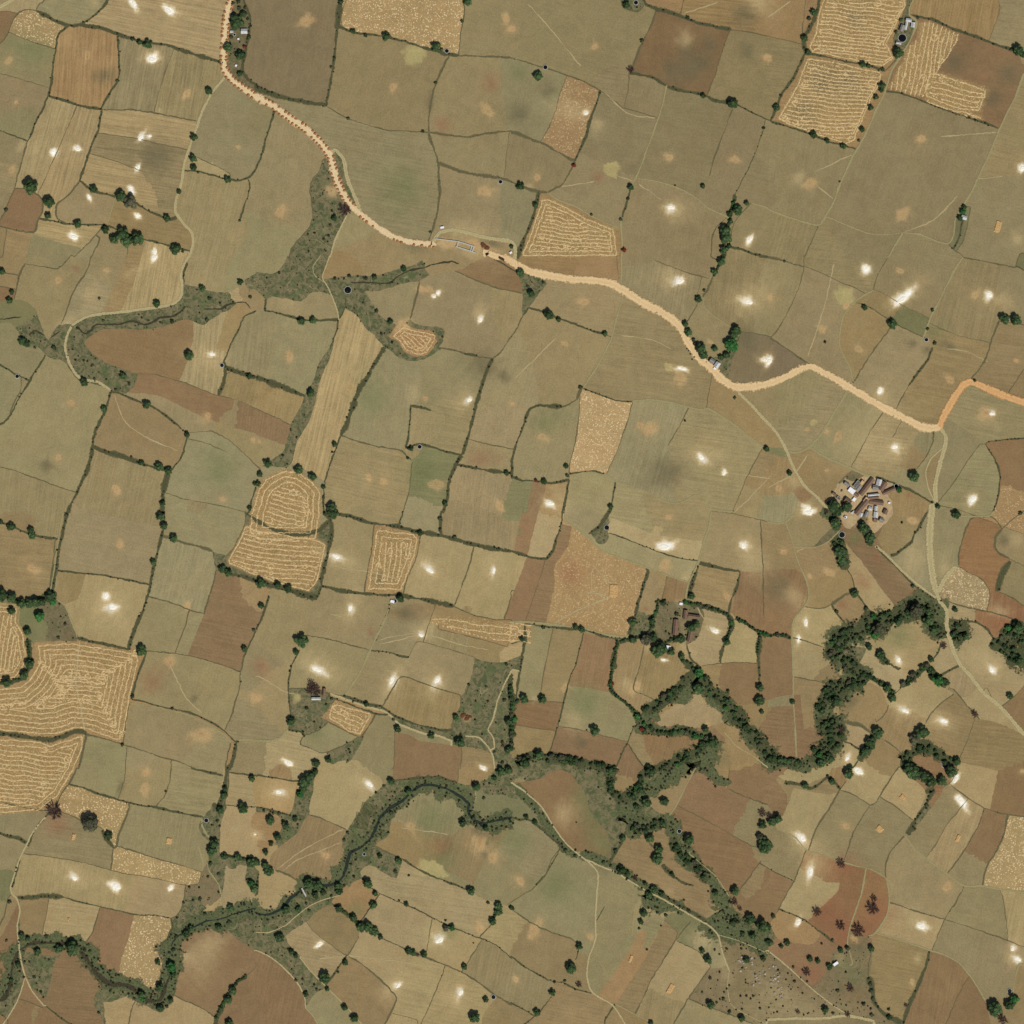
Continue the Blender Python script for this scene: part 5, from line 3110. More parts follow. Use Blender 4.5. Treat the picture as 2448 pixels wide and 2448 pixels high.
            if t == 'W':
                lay((204,178,128), .72*np.exp(-2.2*dn**2)); lay((244,228,188), .95*np.clip(1.7-2.6*dn, 0, 1)); lay((255,255,246), np.clip(1.9-4.2*dn, 0, 1))
            elif t == 'C': lay((192,170,124), .55*np.exp(-2.2*dn**2))
            elif t == 'O': lay((178,151,108), .6*np.exp(-1.9*dn**2)); lay((192,162,114), .72*np.clip(2.2-3.8*dn*(.85+.3*math.sin(p[0])), 0, 1)); lay((176,130,88), .7*np.exp(-60*dn**2))
            elif t == 'D': lay((108,101,75), .68*np.exp(-1.8*dn**2))
            elif t == 'G': lay((114,122,80), .55*np.exp(-1.6*dn**2))
            elif t == 'R': lay((150,96,72), .42*np.exp(-1.8*dn**2))
            elif t == 'y': lay((178,164,112), .92*np.clip(6-6*dn, 0, 1))
            if t in 'WOy': scrub = scrub*(1-np.exp(-1.5*dn**2))
        a = R(-ang); row = P[:, 0]*MPP*math.sin(R(ang))*-1+P[:, 1]*MPP*math.cos(R(ang)); alo = P[:, 0]*MPP*math.cos(R(ang))+P[:, 1]*MPP*math.sin(R(ang))
        VV = np.zeros((len(P), 3)); VV[:, 0] = (P[:, 0]-1224)*MPP; VV[:, 1] = (1224-P[:, 1])*MPP
        res.append((VV, inv, np.minimum(col/GAIN, .86), row, alo, rs, stub, scrub, gi >= len(info)))
    # each field is its own ground sheet
    sl = [r for r in res if r[8]]
    def emit(parts, name):
        VV = np.concatenate([p[0] for p in parts]); off = 0; FF = []
        for p in parts: FF.append(p[1]+off); off += len(p[0])
        FF = np.concatenate(FF)
        tri = FF.copy(); A = VV[tri]; nz = (A[:, 1, 0]-A[:, 0, 0])*(A[:, 2, 1]-A[:, 0, 1])-(A[:, 1, 1]-A[:, 0, 1])*(A[:, 2, 0]-A[:, 0, 0])
        tri[nz < 0] = tri[nz < 0][:, ::-1]; tri = tri[np.abs(nz) > 1e-7]
        m = bpy.data.meshes.new(name); m.vertices.add(len(VV)); m.vertices.foreach_set('co', VV.ravel())
        m.loops.add(tri.size); m.loops.foreach_set('vertex_index', tri.ravel().astype(np.int32))
        m.polygons.add(len(tri)); m.polygons.foreach_set('loop_start', np.arange(0, tri.size, 3, dtype=np.int32))
        m.update(calc_edges=True); m.materials.append(M_FIELD)
        c = np.concatenate([p[2] for p in parts]); fattr(m, 'col', np.concatenate([c, np.ones((len(c), 1))], 1), 4)
        fattr(m, 'row', np.concatenate([p[3] for p in parts])); fattr(m, 'along', np.concatenate([p[4] for p in parts]))
        pr = np.concatenate([np.stack([np.full(len(p[0]), p[5]), p[6], p[7], np.ones(len(p[0]))], 1) for p in parts]); fattr(m, 'par', pr, 4)
        o = put(bpy.data.objects.new(name, m)); o['kind'] = 'structure'; return o
    for r in res:
        if not r[8]: emit([r], 'field')
    if sl: emit(sl, 'field_edge')
    print('fields', len(info), 'slivers', len(small), 'unseeded', nun, round(time.time()-T0, 1))
    return co, FA, lab, owner, area, cen
FIELDMAP = build_fields()

# land beyond the traced fields, out to the horizon
def far_ground():
    m = Nodes('far_farmland')
    vo = m.n('TexVoronoi', i_Scale=0.011, i_Randomness=.8); m.l(m.pos(), vo.inputs['Vector'])
    sep = m.n('SeparateColor'); m.l(vo.outputs['Color'], sep.inputs[0])
    c = m.mix(sep.outputs[0], alb((150,135,98)), alb((148,124,88)))
    ve = m.n('TexVoronoi', i_Scale=0.011, i_Randomness=.8, feature='DISTANCE_TO_EDGE'); m.l(m.pos(), ve.inputs['Vector'])
    c = m.mix(m.maprange(ve.outputs['Distance'], .004, .02, .7, 0), c, alb((110,102,72)))
    c = m.scale(c, m.maprange(m.noise(.3, 5, .7), .3, .7, .88, 1.12)); m.base(c)
    S = 30000; g = [(-S,-S,-.3), (S,-S,-.3), (S,S,-.3), (-S,S,-.3)]
    o = put(bpy.data.objects.new('ground', mesh('ground', g, [(0,1,2,3)], m.m))); o['kind'] = 'structure'
far_ground()

# ---------------------------------------------------------------- strips along lines
def ribbon_geo(pts, width, z, pad=1.35, taper=True):
    P = np.array([W(p[0], p[1]) for p in pts]); 
    if len(P) < 2: return None
    # resample
    s = np.concatenate([[0], np.cumsum(np.linalg.norm(np.diff(P, axis=0), axis=1))]); n = max(2, int(s[-1]/3)); t = np.linspace(0, s[-1], n)
    Q = np.stack([np.interp(t, s, P[:, 0]), np.interp(t, s, P[:, 1])], 1)
    T = np.gradient(Q, axis=0); T /= np.maximum(np.linalg.norm(T, axis=1), 1e-6)[:, None]; N = np.stack([-T[:, 1], T[:, 0]], 1)
    hw = width*MPP*.5*pad*(1+(.28 if taper else .07)*np.clip(np.interp(t, np.linspace(0, s[-1]+1e-3, max(2, n//3)), rng.normal(0, 1, max(2, n//3))), -1.8, 2.2))
    if len(hw) > 4 and taper: hw[0] *= .5; hw[-1] *= .5
    us = [-1, -.4, .4, 1]; V = []; U = []
    for u in us:
        A = Q+N*(hw*u)[:, None]; V.append(np.concatenate([A, np.full((n, 1), z)], 1)); U.append(np.full(n, u))
    V = np.stack(V, 1).reshape(-1, 3); U = np.stack(U, 1).ravel(); F = []
    for i in range(n-1):
        for j in range(3): a = i*4+j; F.append((a+4, a+5, a+1, a))
    return V, U, F
def emit_ribbons(lst, name, mat, kind, label=None, cat=None):
    V = []; U = []; F = []; off = 0
    for v, u, f in lst: V.append(v); U.append(u); F += [tuple(i+off for i in q) for q in f]; off += len(v)
    if not V: return
    m = mesh(name, np.concatenate(V), F, mat); fattr(m, 'u', np.concatenate(U))
    o = put(bpy.data.objects.new(name, m)); tag(o, label, cat, None, kind); return o
ZL = {'x': .03, 'f': .05, 'b': .07, 'g': .09, 's': .12, 'h': .15, 'k': .19, 'v': .19, 'p': .24, 'P': .30, 'O': .42, 'Q': .46, 'R': .38}
NAME = {'x': 'riverside_scrub', 'f': 'footpath', 'b': 'bund_grass', 'g': 'verge_grass', 's': 'rough_grass', 'h': 'hedge_grass', 'k': 'stream',
 'v': 'river', 'p': 'path', 'P': 'track', 'Q': 'road', 'O': 'road', 'R': 'road'}
SC = {'b': 1.05, 'g': .95, 's': 1.0, 'h': 1.05, 'x': 1.0, 'k': 1.1, 'v': .62, 'p': 1.3, 'P': .82, 'f': 2.0}
for st in 'xfbgshkvpPQOR':
    ls = []; z = ZL[st]
    for i, L in enumerate([L for L in LINES if L[0] == st]):
        g = ribbon_geo(L[3], max(L[1], 1.6)*SC.get(st, 1.0), z+(i % 9)*.004, 1.35, st not in 'PQOR')
        if g: ls.append(g)
    stuff = {'x': ('dark green scrubby ground cover along the winding stream', 'ground cover'), 'b': ('thin dry grass on the narrow field bunds', 'grass'),
      'g': ('short grass on the bunds between the fields', 'grass'), 's': ('rough dark grass on the wide field margins', 'grass'), 'h': ('dark grass under the hedges and tree rows', 'grass')}.get(st)
    if stuff: emit_ribbons(ls, NAME[st], RIB[st], 'stuff', *stuff)
    else:
        for g in ls: emit_ribbons([g], NAME[st], RIB[st], 'structure')

# ---------------------------------------------------------------- prototypes: crowns, shrubs
def ico(sub=1):
    t = (1+5**.5)/2; v = [(-1,t,0),(1,t,0),(-1,-t,0),(1,-t,0),(0,-1,t),(0,1,t),(0,-1,-t),(0,1,-t),(t,0,-1),(t,0,1),(-t,0,-1),(-t,0,1)]
    v = [np.array(p)/np.linalg.norm(p) for p in v]
    f = [(0,11,5),(0,5,1),(0,1,7),(0,7,10),(0,10,11),(1,5,9),(5,11,4),(11,10,2),(10,7,6),(7,1,8),(3,9,4),(3,4,2),(3,2,6),(3,6,8),(3,8,9),(4,9,5),(2,4,11),(6,2,10),(8,6,7),(9,8,1)]
    for _ in range(sub):
        c = {}; nf = []
        def mid(a, b):
            k = (min(a, b), max(a, b))
            if k not in c: p = v[a]+v[b]; v.append(p/np.linalg.norm(p)); c[k] = len(v)-1
            return c[k]
        for a, b, d in f:
            x, y, z = mid(a, b), mid(b, d), mid(d, a); nf += [(a,x,z),(b,y,x),(d,z,y),(x,y,z)]
        f = nf
    return np.array(v), f
ICO1 = ico(1); ICO0 = ico(0)
def crown_geo(seed, lobes=8, leaves=420, size=.15, flat=.85, base=.35):
    r = np.random.default_rng(seed); V = []; F = []; C = []
    C.append((np.array([0, 0, base+.55*flat]), .62))
    for i in range(lobes):
        a = i/lobes*2*math.pi+r.uniform(-.35, .35); d = r.uniform(.42, .66); C.append((np.array([math.cos(a)*d, math.sin(a)*d, base+r.uniform(.25, .65)*flat]), r.uniform(.26, .42)))
    for i in range(3):
        a = r.uniform(0, 6.28); d = r.uniform(.1, .35); C.append((np.array([math.cos(a)*d, math.sin(a)*d, base+r.uniform(.75, 1.0)*flat]), r.uniform(.22, .34)))
    for c, q in C:
        v, f = ICO1; b = len(V); vv = v*q*.86*(1+r.uniform(-.12, .12, (len(v), 1))); vv[:, 2] *= flat
        V += [tuple(p) for p in vv+c]; F += [tuple(i+b for i in t) for t in f]
    w = np.array([q*q for c, q in C]); w /= w.sum()
    for i in range(leaves):
        c, q = C[r.choice(len(C), p=w)]; n = r.normal(0, 1, 3); n[2] = abs(n[2])*.9-.15; n /= np.linalg.norm(n)
        p = c+n*q*r.uniform(.85, 1.16)*np.array([1, 1, flat]); t = np.cross(n, r.normal(0, 1, 3)); t /= np.linalg.norm(t)+1e-6; u = np.cross(n, t)
        n2 = r.normal(0, .35, 3); t = t+n2*.5; s = size*r.uniform(.5, 1.1); b = len(V)
        V += [tuple(p+t*s*.5+u*s*.1), tuple(p+u*s*.5), tuple(p-t*s*.5-u*s*.08), tuple(p-u*s*.45)]; F.append((b, b+1, b+2, b+3))
    return np.array(V), F
def trunk_geo(seed, top=.75, limbs=5):
    r = np.random.default_rng(seed); V = []; F = []
    def tube(a, b, ra, rb, k=6):
        a = np.array(a, float); b = np.array(b, float); d = b-a; d /= np.linalg.norm(d); x = np.cross(d, (0.3, .9, .2)); x /= np.linalg.norm(x); y = np.cross(d, x); o = len(V)
        for p, q in ((a, ra), (b, rb)):
            for i in range(k): t = i/k*2*math.pi; V.append(tuple(p+x*q*math.cos(t)+y*q*math.sin(t)))
        for i in range(k): j = (i+1) % k; F.append((o+i, o+j, o+k+j, o+k+i))
    tube((0, 0, -.02), (.02, .01, top*.6), .07, .045)
    for i in range(limbs):
        a = i/limbs*6.28+r.uniform(-.3, .3); tube((.02, .01, top*.55), (math.cos(a)*.4, math.sin(a)*.4, top+r.uniform(0, .25)), .035, .012, 4)
    return V, F
def bare_geo(seed, n=280):
    r = np.random.default_rng(seed); V = []; F = []
    def blade(a, b, ra, rb):
        d = b-a; d = d/(np.linalg.norm(d)+1e-6); x = np.cross(d, r.normal(0, 1, 3)); x /= np.linalg.norm(x)+1e-6; y = np.cross(d, x); o = len(V)
        for p, q in ((a, ra), (b, rb)):
            for i in range(3): t = i*2.094; V.append(tuple(p+x*q*math.cos(t)+y*q*math.sin(t)))
        for i in range(3): j = (i+1) % 3; F.append((o+i, o+j, o+3+j, o+3+i))
    hubs = []
    for i in range(12):
        a = i/12*6.28+r.uniform(-.2, .2); d = r.uniform(.35, .6); h = np.array([math.cos(a)*d, math.sin(a)*d, r.uniform(.55, .85)]); hubs.append(h); blade(np.array([0, 0, .3]), h, .045, .025)
    for i in range(n):
        h = hubs[r.integers(len(hubs))]*r.uniform(.6, 1.05); d = r.normal(0, 1, 3); d[:2] += h[:2]*1.6; d[2] = abs(d[2])*.7; d /= np.linalg.norm(d)
        blade(h, h+d*r.uniform(.14, .30), .024, .010)
    return np.array(V), F
CROWN = [crown_geo(10+i, 7+i % 3) for i in range(6)]
CRm = {}
def crown_mesh(mat, i):
    k = (mat.name, i)
    if k not in CRm: CRm[k] = mesh('crown', CROWN[i][0], CROWN[i][1], mat)
    return CRm[k]
TRm = [mesh('trunk', *trunk_geo(40+i), M_BARK) for i in range(3)]
BARE = [mesh('crown', *bare_geo(60+i), M_TWIG) for i in range(3)]
SHR = [crown_geo(80+i, 5, 60, .3, .8, 0.0) for i in range(4)]
SHm = {}
def shrub_mesh(mat, i):
    k = (mat.name, i)
    if k not in SHm: SHm[k] = mesh('shrub', SHR[i][0], SHR[i][1], mat)
    return SHm[k]

# ---------------------------------------------------------------- plants: gather, then sort by size
TREES = []   # x, y (traced units), r (units), kind, group key
SHRUBS = []
for k, a, sc in REC:
    if k in ('t', 'v', 'm', 'd', 'r', 'u'):
        r = float(a[1])*sc
        if r < .6: continue
        if k == 'u' and r < 7.5: SHRUBS.append((a[0][0], a[0][1], r, 'u', None))
        else: TREES.append((a[0][0], a[0][1], r, 't' if k == 'u' else k, None))
def clear_of(x, y, lst, f): return all((x-p[0])**2+(y-p[1])**2 > (f*p[2])**2 for p in lst)
def along(L, step):
    P = np.array(L); s = np.concatenate([[0], np.cumsum(np.linalg.norm(np.diff(P, axis=0), axis=1))])
    for t in np.arange(step*.4, s[-1], step):
        i = min(np.searchsorted(s, t)-1, len(P)-2); i = max(i, 0); u = (t-s[i])/max(s[i+1]-s[i], 1e-6); p = P[i]+(P[i+1]-P[i])*u; d = P[i+1]-P[i]; d = d/(np.linalg.norm(d)+1e-9); yield p, np.array([-d[1], d[0]])
fixed = list(TREES)
for gi, L in enumerate([L for L in LINES if L[0] == 'h']):
    w = L[1]
    if w <= 16:
        for p, n in along(L[2], w*.62):
            r = w*.46*random.uniform(.55, 1.15); q = p+n*random.gauss(0, w*.12)
            if clear_of(q[0], q[1], fixed, .75): TREES.append((q[0], q[1], r, random.choice('tttttv') if random.random() < .8 else 'm', 'h%d' % gi))
    else:
        rows = max(2, round(w/13))
        for p, n in along(L[2], 9.5):
            for j in range(rows):
                if random.random() < .30: continue
                q = p+n*((j+.5)/rows-.5)*w*.82+np.array([random.gauss(0, 2), random.gauss(0, 2)]); r = random.uniform(3.4, 8.8)
                if clear_of(q[0], q[1], fixed, .6): TREES.append((q[0], q[1], r, random.choices('tvm', (.84, .06, .10))[0], 'h%d' % gi))
for L in [L for L in LINES if L[0] in 'sxg']:
    w = L[1]
    if L[0] == 's':
        for p, n in along(L[2], 9):
            if random.random() < .42: q = p+n*random.gauss(0, w*.2); SHRUBS.append((q[0], q[1], random.uniform(1.3, 3.0)*min(1.5, .6+w/14), random.choice('uuq'), 's'))
    elif L[0] == 'x':
        for p, n in along(L[2], 7):
            for j in range(max(1, int(w/12))):
                if random.random() < .6: q = p+n*random.uniform(-.5, .5)*w; SHRUBS.append((q[0], q[1], random.uniform(1.3, 4.0), random.choice('uuq'), 'x'))
    elif w >= 3:
        for p, n in along(L[2], 16):
            if random.random() < .18: SHRUBS.append((p[0], p[1], random.uniform(.8, 1.5), random.choice('uq'), 's'))
co, FA, lab, owner, area, cen = FIELDMAP
for lb, own in owner.items():
    ks = [SEEDS[i][1] for i in own]
    if 'x' in ks or 'h' in ks or 'e' in ks:
        idx = np.flatnonzero(lab == lb); A = area[idx].sum(); n = int(A/260); pr = area[idx]/A
        for j in rng.choice(idx, n, p=pr):
            p = cen[j]+rng.normal(0, 2, 2); SHRUBS.append((p[0], p[1], float(min(4.5, .9+rng.exponential(.9))), random.choice('uqq'), 'r'))
inside = lambda p: -14 < p[0] < 2462 and -14 < p[1] < 2462
TREES = [p for p in TREES if inside(p)]; SHRUBS = [p for p in SHRUBS if inside(p) and (p[3] == 'u' and p[4] is None or not any(poly_in(np.array([p[0]]), np.array([p[1]]), M_[4])[0] for M_ in MOW))]

# places named in labels
LAND = [(2050,1200,'the village'), (1640,1480,'the hedged farmstead'), (1100,585,'the unfinished culvert'), (570,75,'the roadside cottage'), (2170,70,'the grey farm sheds'),
 (1705,868,'the twin roadside houses'), (832,693,'the blue rimmed well'), (1078,130,'the long pale hut'), (2305,525,'the tiny white roofed hut'), (1765,495,'the grey hilltop shed'),
 (745,1650,'the red soil farmyard'), (2010,1270,'the big dark village pond'), (2260,1830,'the tree ringed red field'), (1120,1715,'the bright cone shaped clay floor'), (2060,2190,'the red soil grove'),
 (1190,1860,'the road bridge over the stream'), (490,2390,'the lower left river bend'), (50,2270,'the lower left ford'), (870,2000,'the central river bend'), (1370,2040,'the small green valley'),
 (1450,2120,'the two paired valley trees'), (1800,2300,'the rocky hillside'), (1590,1990,'the pale rimmed valley well'), (1660,1260,'the pale rimmed field well'), (930,1435,'the round red bush'),
 (1290,1620,'the cream strip field'), (1000,2200,'the long narrow tree clump'), (1480,830,'the tan three spot field'), (2230,815,'the green garden plot'), (2400,1540,'the right hand river wood'),
 (2220,1590,'the diamond shaped field'), (1560,1640,'the tear shaped field'), (2400,490,'the two round right hand trees'), (30,1430,'the upper river wood at left'), (500,1190,'the ring cut straw field'),
 (100,1560,'the star cut straw field'), (1360,570,'the swirl cut straw field'), (2000,130,'the twin striped straw fields'), (240,450,'the upper left tree cluster'), (300,560,'the long dark tree clump'),
 (770,420,'the white spoil beside the road'), (650,510,'the dark roadside gully'), (490,720,'the grassy gully'), (150,760,'the left valley fork'), (310,910,'the curved track hillside'),
 (130,1960,'the big bare tree'), (2200,2050,'the little straw square'), (1850,960,'the fork of tracks'), (2390,2410,'the lower right tree clump'), (560,2090,'the scrubby lower left path'),
 (970,1150,'the blue green field'), (750,1000,'the long pale strip field'), (1050,1300,'the narrow cut straw field'), (280,1010,'the banked hedge corner'), (1150,2350,'the lower stone well'),
 (640,2330,'the lower hill tree'), (430,90,'the upper ploughed field'), (960,90,'the speckled stubble field'), (1580,130,'the brown patched field'), (1400,200,'the hay patch field'), (2250,380,'the wide plain field')]
DIRS = ['right of', 'above right of', 'above', 'above left of', 'left of', 'below left of', 'below', 'below right of']
ORD = ['nearest', 'second nearest', 'third nearest', 'fourth nearest', 'fifth nearest', 'sixth nearest', 'seventh nearest', 'eighth nearest', 'ninth nearest', 'tenth nearest', 'eleventh nearest', 'twelfth nearest', 'thirteenth nearest', 'fourteenth nearest', 'fifteenth nearest', 'sixteenth nearest', 'seventeenth nearest', 'eighteenth nearest', 'nineteenth nearest', 'twentieth nearest', 'twenty-first nearest', 'twenty-second nearest', 'twenty-third nearest', 'twenty-fourth nearest', 'twenty-fifth nearest', 'twenty-sixth nearest']
def where(x, y):
    d = [((x-a)**2+(y-b)**2, i) for i, (a, b, t) in enumerate(LAND)]; dd, i = min(d); a, b, t = LAND[i]
    k = int(round(math.atan2(b-y, x-a)/(math.pi/4))) % 8
    return DIRS[k], t, math.sqrt(dd)
PENDING = {}
def name_it(o, noun, x, y):
    """label = look + place; equal ones are told apart by their order from the landmark"""
    d, t, r = where(x, y); PENDING.setdefault((noun, d, t), []).append((r, o))
def settle_labels():
    for (noun, d, t), L in PENDING.items():
        L.sort(key=lambda q: q[0]); n = len(L)
        for i, (r, o) in enumerate(L):
            if n == 1: o['label'] = '%s %s %s' % (noun, d, t)
            elif i < len(ORD): o['label'] = '%s %s %s, %s' % (noun, d, t, ORD[i])
            else: o['label'] = '%s far %s %s' % (noun, d, t); o['group'] = noun+'s far off '+t

TREES.sort(key=lambda p: -p[2]); SHRUBS.sort(key=lambda p: -p[2])
KN = {'t': ('broadleaf_tree', M_LEAF, 'dark green tree'), 'v': ('leafy_tree', M_LEAFV, 'fresh green tree'), 'm': ('dusty_tree', M_LEAFM, 'grey green tree'), 'r': ('flowering_bush', M_RED, 'red flowering bush')}
cnt = {}
rest = []
for p in TREES:
    x, y, r, k, g = p; key = k; cnt[key] = cnt.get(key, 0)+1
    if cnt[key] > 300 or (g and r < 4.2): rest.append(p); continue
    X, Y = W(x, y); rm = r*MPP; hgt = rm*random.uniform(.95, 1.25)+ (1.0 if g is None else .4)
    size = 'big' if r > 14 else 'medium' if r > 9 else 'small'
    if k == 'd':
        o = empty('bare_tree', X, Y, 0, random.uniform(0, 6.28)); c = put(bpy.data.objects.new('crown', random.choice(BARE)), o); t = put(bpy.data.objects.new('trunk', TRm[0]), o)
        o.scale = (rm*1.1, rm*1.1, rm*.95); o['category'] = 'tree'; o['group'] = 'bare purplish trees'; name_it(o, size+' bare purplish tree', x, y); continue
    nm, mt, noun = KN[k]
    o = empty(nm, X, Y, 0, random.uniform(0, 6.28)); i = random.randrange(len(CROWN))
    c = put(bpy.data.objects.new('crown', crown_mesh(mt, i)), o); t = put(bpy.data.objects.new('trunk', TRm[i % 3]), o)
    o.scale = (rm*1.02*random.uniform(.92, 1.08), rm*1.02, hgt*.82); o['category'] = 'bush' if k == 'r' else 'tree'
    shape = 'crowded ' if g else ''
    o['group'] = 'trees and bushes of the fields and hedges'; name_it(o, '%s %s%s' % (size, shape, noun), x, y)
SM = {'u': (M_SHRUB, 'green shrub'), 'q': (M_DRY, 'dry brown shrub')}
for i, p in enumerate(SHRUBS[:300]):
    x, y, r, k, g = p; X, Y = W(x, y); rm = r*MPP; mt, noun = SM[k]
    o = put(bpy.data.objects.new('shrub', shrub_mesh(mt, i % 4))); o.location = (X, Y, 0); o.rotation_euler = (0, 0, random.uniform(0, 6.28)); o.scale = (rm, rm, rm*random.uniform(.8, 1.1))
    o['category'] = 'shrub'; o['group'] = 'shrubs on banks and margins'; name_it(o, noun, x, y)
def merged(items, protos, name, mat, label, cat):
    V = []; F = []; off = 0
    for i, (x, y, r, *_) in enumerate(items):
        v, f = protos[i % len(protos)]; a = random.uniform(0, 6.28); ca, sa = math.cos(a), math.sin(a); rm = r*MPP; X, Y = W(x, y)
        q = np.stack([(v[:, 0]*ca-v[:, 1]*sa)*rm+X, (v[:, 0]*sa+v[:, 1]*ca)*rm+Y, v[:, 2]*rm], 1); V.append(q); F += [tuple(j+off for j in t) for t in f]; off += len(v)
    if V: tag(put(bpy.data.objects.new(name, mesh(name, np.concatenate(V), F, mat))), label, cat, None, 'stuff')
merged(rest, CROWN, 'hedge_thicket', M_LEAF, 'smaller dark trees filling the hedges and riverside thickets', 'thicket')
low = SHRUBS[300:]; merged([p for p in low if p[3] == 'u'], SHR, 'green_undergrowth', M_SHRUB, 'small green bushes dotting the banks and scrub', 'undergrowth')
merged([p for p in low if p[3] == 'q'], SHR, 'dry_undergrowth', M_DRY, 'small dry brown bushes dotting the banks and scrub', 'undergrowth')
print('trees', len(TREES), cnt, 'rest', len(rest), 'shrubs', len(SHRUBS))

# ---------------------------------------------------------------- straw windrows
def contour(Fg, xs, ys, level):
    """marching squares, returns segments"""
    A = Fg-level; s = A > 0; segs = []
    v00, v10, v01, v11 = A[:-1, :-1], A[:-1, 1:], A[1:, :-1], A[1:, 1:]
    mixed = ~((s[:-1, :-1] == s[:-1, 1:]) & (s[:-1, :-1] == s[1:, :-1]) & (s[:-1, :-1] == s[1:, 1:]))
    for j, i in zip(*np.nonzero(mixed)):
        c = [(xs[i], ys[j], v00[j, i]), (xs[i+1], ys[j], v10[j, i]), (xs[i+1], ys[j+1], v11[j, i]), (xs[i], ys[j+1], v01[j, i])]; pt = []
        for q in range(4):
            a, b = c[q], c[(q+1) % 4]
            if (a[2] > 0) != (b[2] > 0): t = a[2]/(a[2]-b[2]); pt.append((a[0]+(b[0]-a[0])*t, a[1]+(b[1]-a[1])*t))
        if len(pt) >= 2: segs.append((pt[0], pt[1]))
    return segs
def fbm(X, Y, sc, seed):
    r = np.random.default_rng(seed); o = np.zeros(X.shape)
    for i in range(5):
        a = r.uniform(0, 6.28); k = sc*r.uniform(.6, 1.8)*(1+i*.5); o += np.sin((X*math.cos(a)+Y*math.sin(a))*k+r.uniform(0, 6.28))/(1+i*.5)
    return o
def windrows():
    for mi, (mc, ang, sp, rings, P) in enumerate(MOW):
        x0, y0 = np.maximum(P.min(0), -30); x1, y1 = np.minimum(P.max(0), 2478); st = 2.6
        xs = np.arange(x0, x1, st); ys = np.arange(y0, y1, st); X, Y = np.meshgrid(xs, ys)
        ins = poly_in(X, Y, P); D = poly_dist(X, Y, P); D = np.where(ins, D, -D)+fbm(X, Y, .09, mi)*.7+fbm(X, Y, .25, mi+9)*.25
        segs = []
        for i in range(rings): segs += contour(D, xs, ys, sp*(i+.45))
        if sp*rings < D.max():
            f = -X*math.sin(R(ang))+Y*math.cos(R(ang))+fbm(X, Y, .02, mi+50)*2.2+fbm(X, Y, .10, mi+80)*.7; inner = sp*(rings-.2)
            f = np.where(D > inner, f, np.nan)
            lo, hi = np.nanmin(f), np.nanmax(f); g = np.nan_to_num(f, nan=1e6)
            for lv in np.arange(lo+sp*.3, hi, sp*.92):
                for s in contour(g, xs, ys, lv):
                    if abs(-s[0][0]*math.sin(R(ang))+s[0][1]*math.cos(R(ang))-lv) < 12 and math.dist(*s) < st*1.6:
                        i = int((s[0][0]-x0)/st); j = int((s[0][1]-y0)/st)
                        if D[min(j, D.shape[0]-1), min(i, D.shape[1]-1)] > inner+2: segs.append(s)
        jj, ii = np.nonzero(ins & (D > sp*max(rings-.6, .8)) & (D < sp*(rings+2.5)))
        for q in rng.integers(0, max(len(jj), 1), int(ins.sum()*st*st/2600)) if len(jj) else []:
            cx, cy = xs[ii[q]], ys[jj[q]]; rr = random.uniform(4, 11); a0 = random.uniform(0, 6.28); sw = random.uniform(2.5, 5.5); asp_ = random.uniform(.45, 1); k = 14; ca, sa = math.cos(R(ang)), math.sin(R(ang))
            pts = [(cx+rr*math.cos(a0+sw*i/k)*ca-rr*asp_*math.sin(a0+sw*i/k)*sa, cy+rr*math.cos(a0+sw*i/k)*sa+rr*asp_*math.sin(a0+sw*i/k)*ca) for i in range(k+1)]
            segs += list(zip(pts[:-1], pts[1:]))
        for kk, qa, qs in REC:
            if kk != 'q' or not poly_in(np.array([qa[2][0]]), np.array([qa[2][1]]), P)[0]: continue
            for pp, nn in along(qa[1:], 6):
                rr = float(qa[0])*random.uniform(.6, 1.2); a0 = random.uniform(0, 6.28); sw = random.uniform(2, 5); c = pp+nn*random.gauss(0, 3); k = 9
                pts = [(c[0]+rr*math.cos(a0+sw*i/k), c[1]+rr*.7*math.sin(a0+sw*i/k)) for i in range(k+1)]; segs += list(zip(pts[:-1], pts[1:]))
        V = []; F = []
        for a, b in segs:
            if random.random() < .05: continue
            A = np.array(W(*a)); B = np.array(W(*b)); d = B-A; l = np.linalg.norm(d)
            if l < .2: continue
            d /= l; A = A-d*.35; B = B+d*.35; n = np.array([-d[1], d[0]]); w1 = random.uniform(.35, .92); w2 = random.uniform(.35, .92); h = random.uniform(.22, .4); j = n*random.uniform(-.26, .26); o = len(V)
            V += [(*(A-n*w1+j), .02), (*(A+j), h), (*(A+n*w1+j), .02), (*(B-n*w2+j), .02), (*(B+j), h*.9), (*(B+n*w2+j), .02)]
            F += [(o, o+3, o+4, o+1), (o+1, o+4, o+5, o+2)]
        # loose wisps between the rows
        k = int(ins.sum()*.8); jj, ii = np.nonzero(ins & (D > 3))
        for q in rng.integers(0, len(jj), k):
            x, y = W(xs[ii[q]]+random.uniform(-1.3, 1.3), ys[jj[q]]+random.uniform(-1.3, 1.3)); a = random.uniform(0, 6.28); l = random.uniform(.3, .9); c, s = math.cos(a)*l, math.sin(a)*l; o = len(V)
            V += [(x-c, y-s, .06), (x+s*.25, y-c*.25, .16), (x+c, y+s, .06), (x-s*.25, y+c*.25, .12)]; F.append((o, o+1, o+2, o+3))
        if not V: continue
        d, t, r = where(*np.clip(P.mean(0), 20, 2428))
        o = put(bpy.data.objects.new('straw_windrows', mesh('straw_windrows', V, F, M_STRAW)))
        tag(o, 'pale rows of cut straw lying %s %s' % (d, t), 'straw', None, 'stuff')
windrows()
print('windrows', round(time.time()-T0, 1))

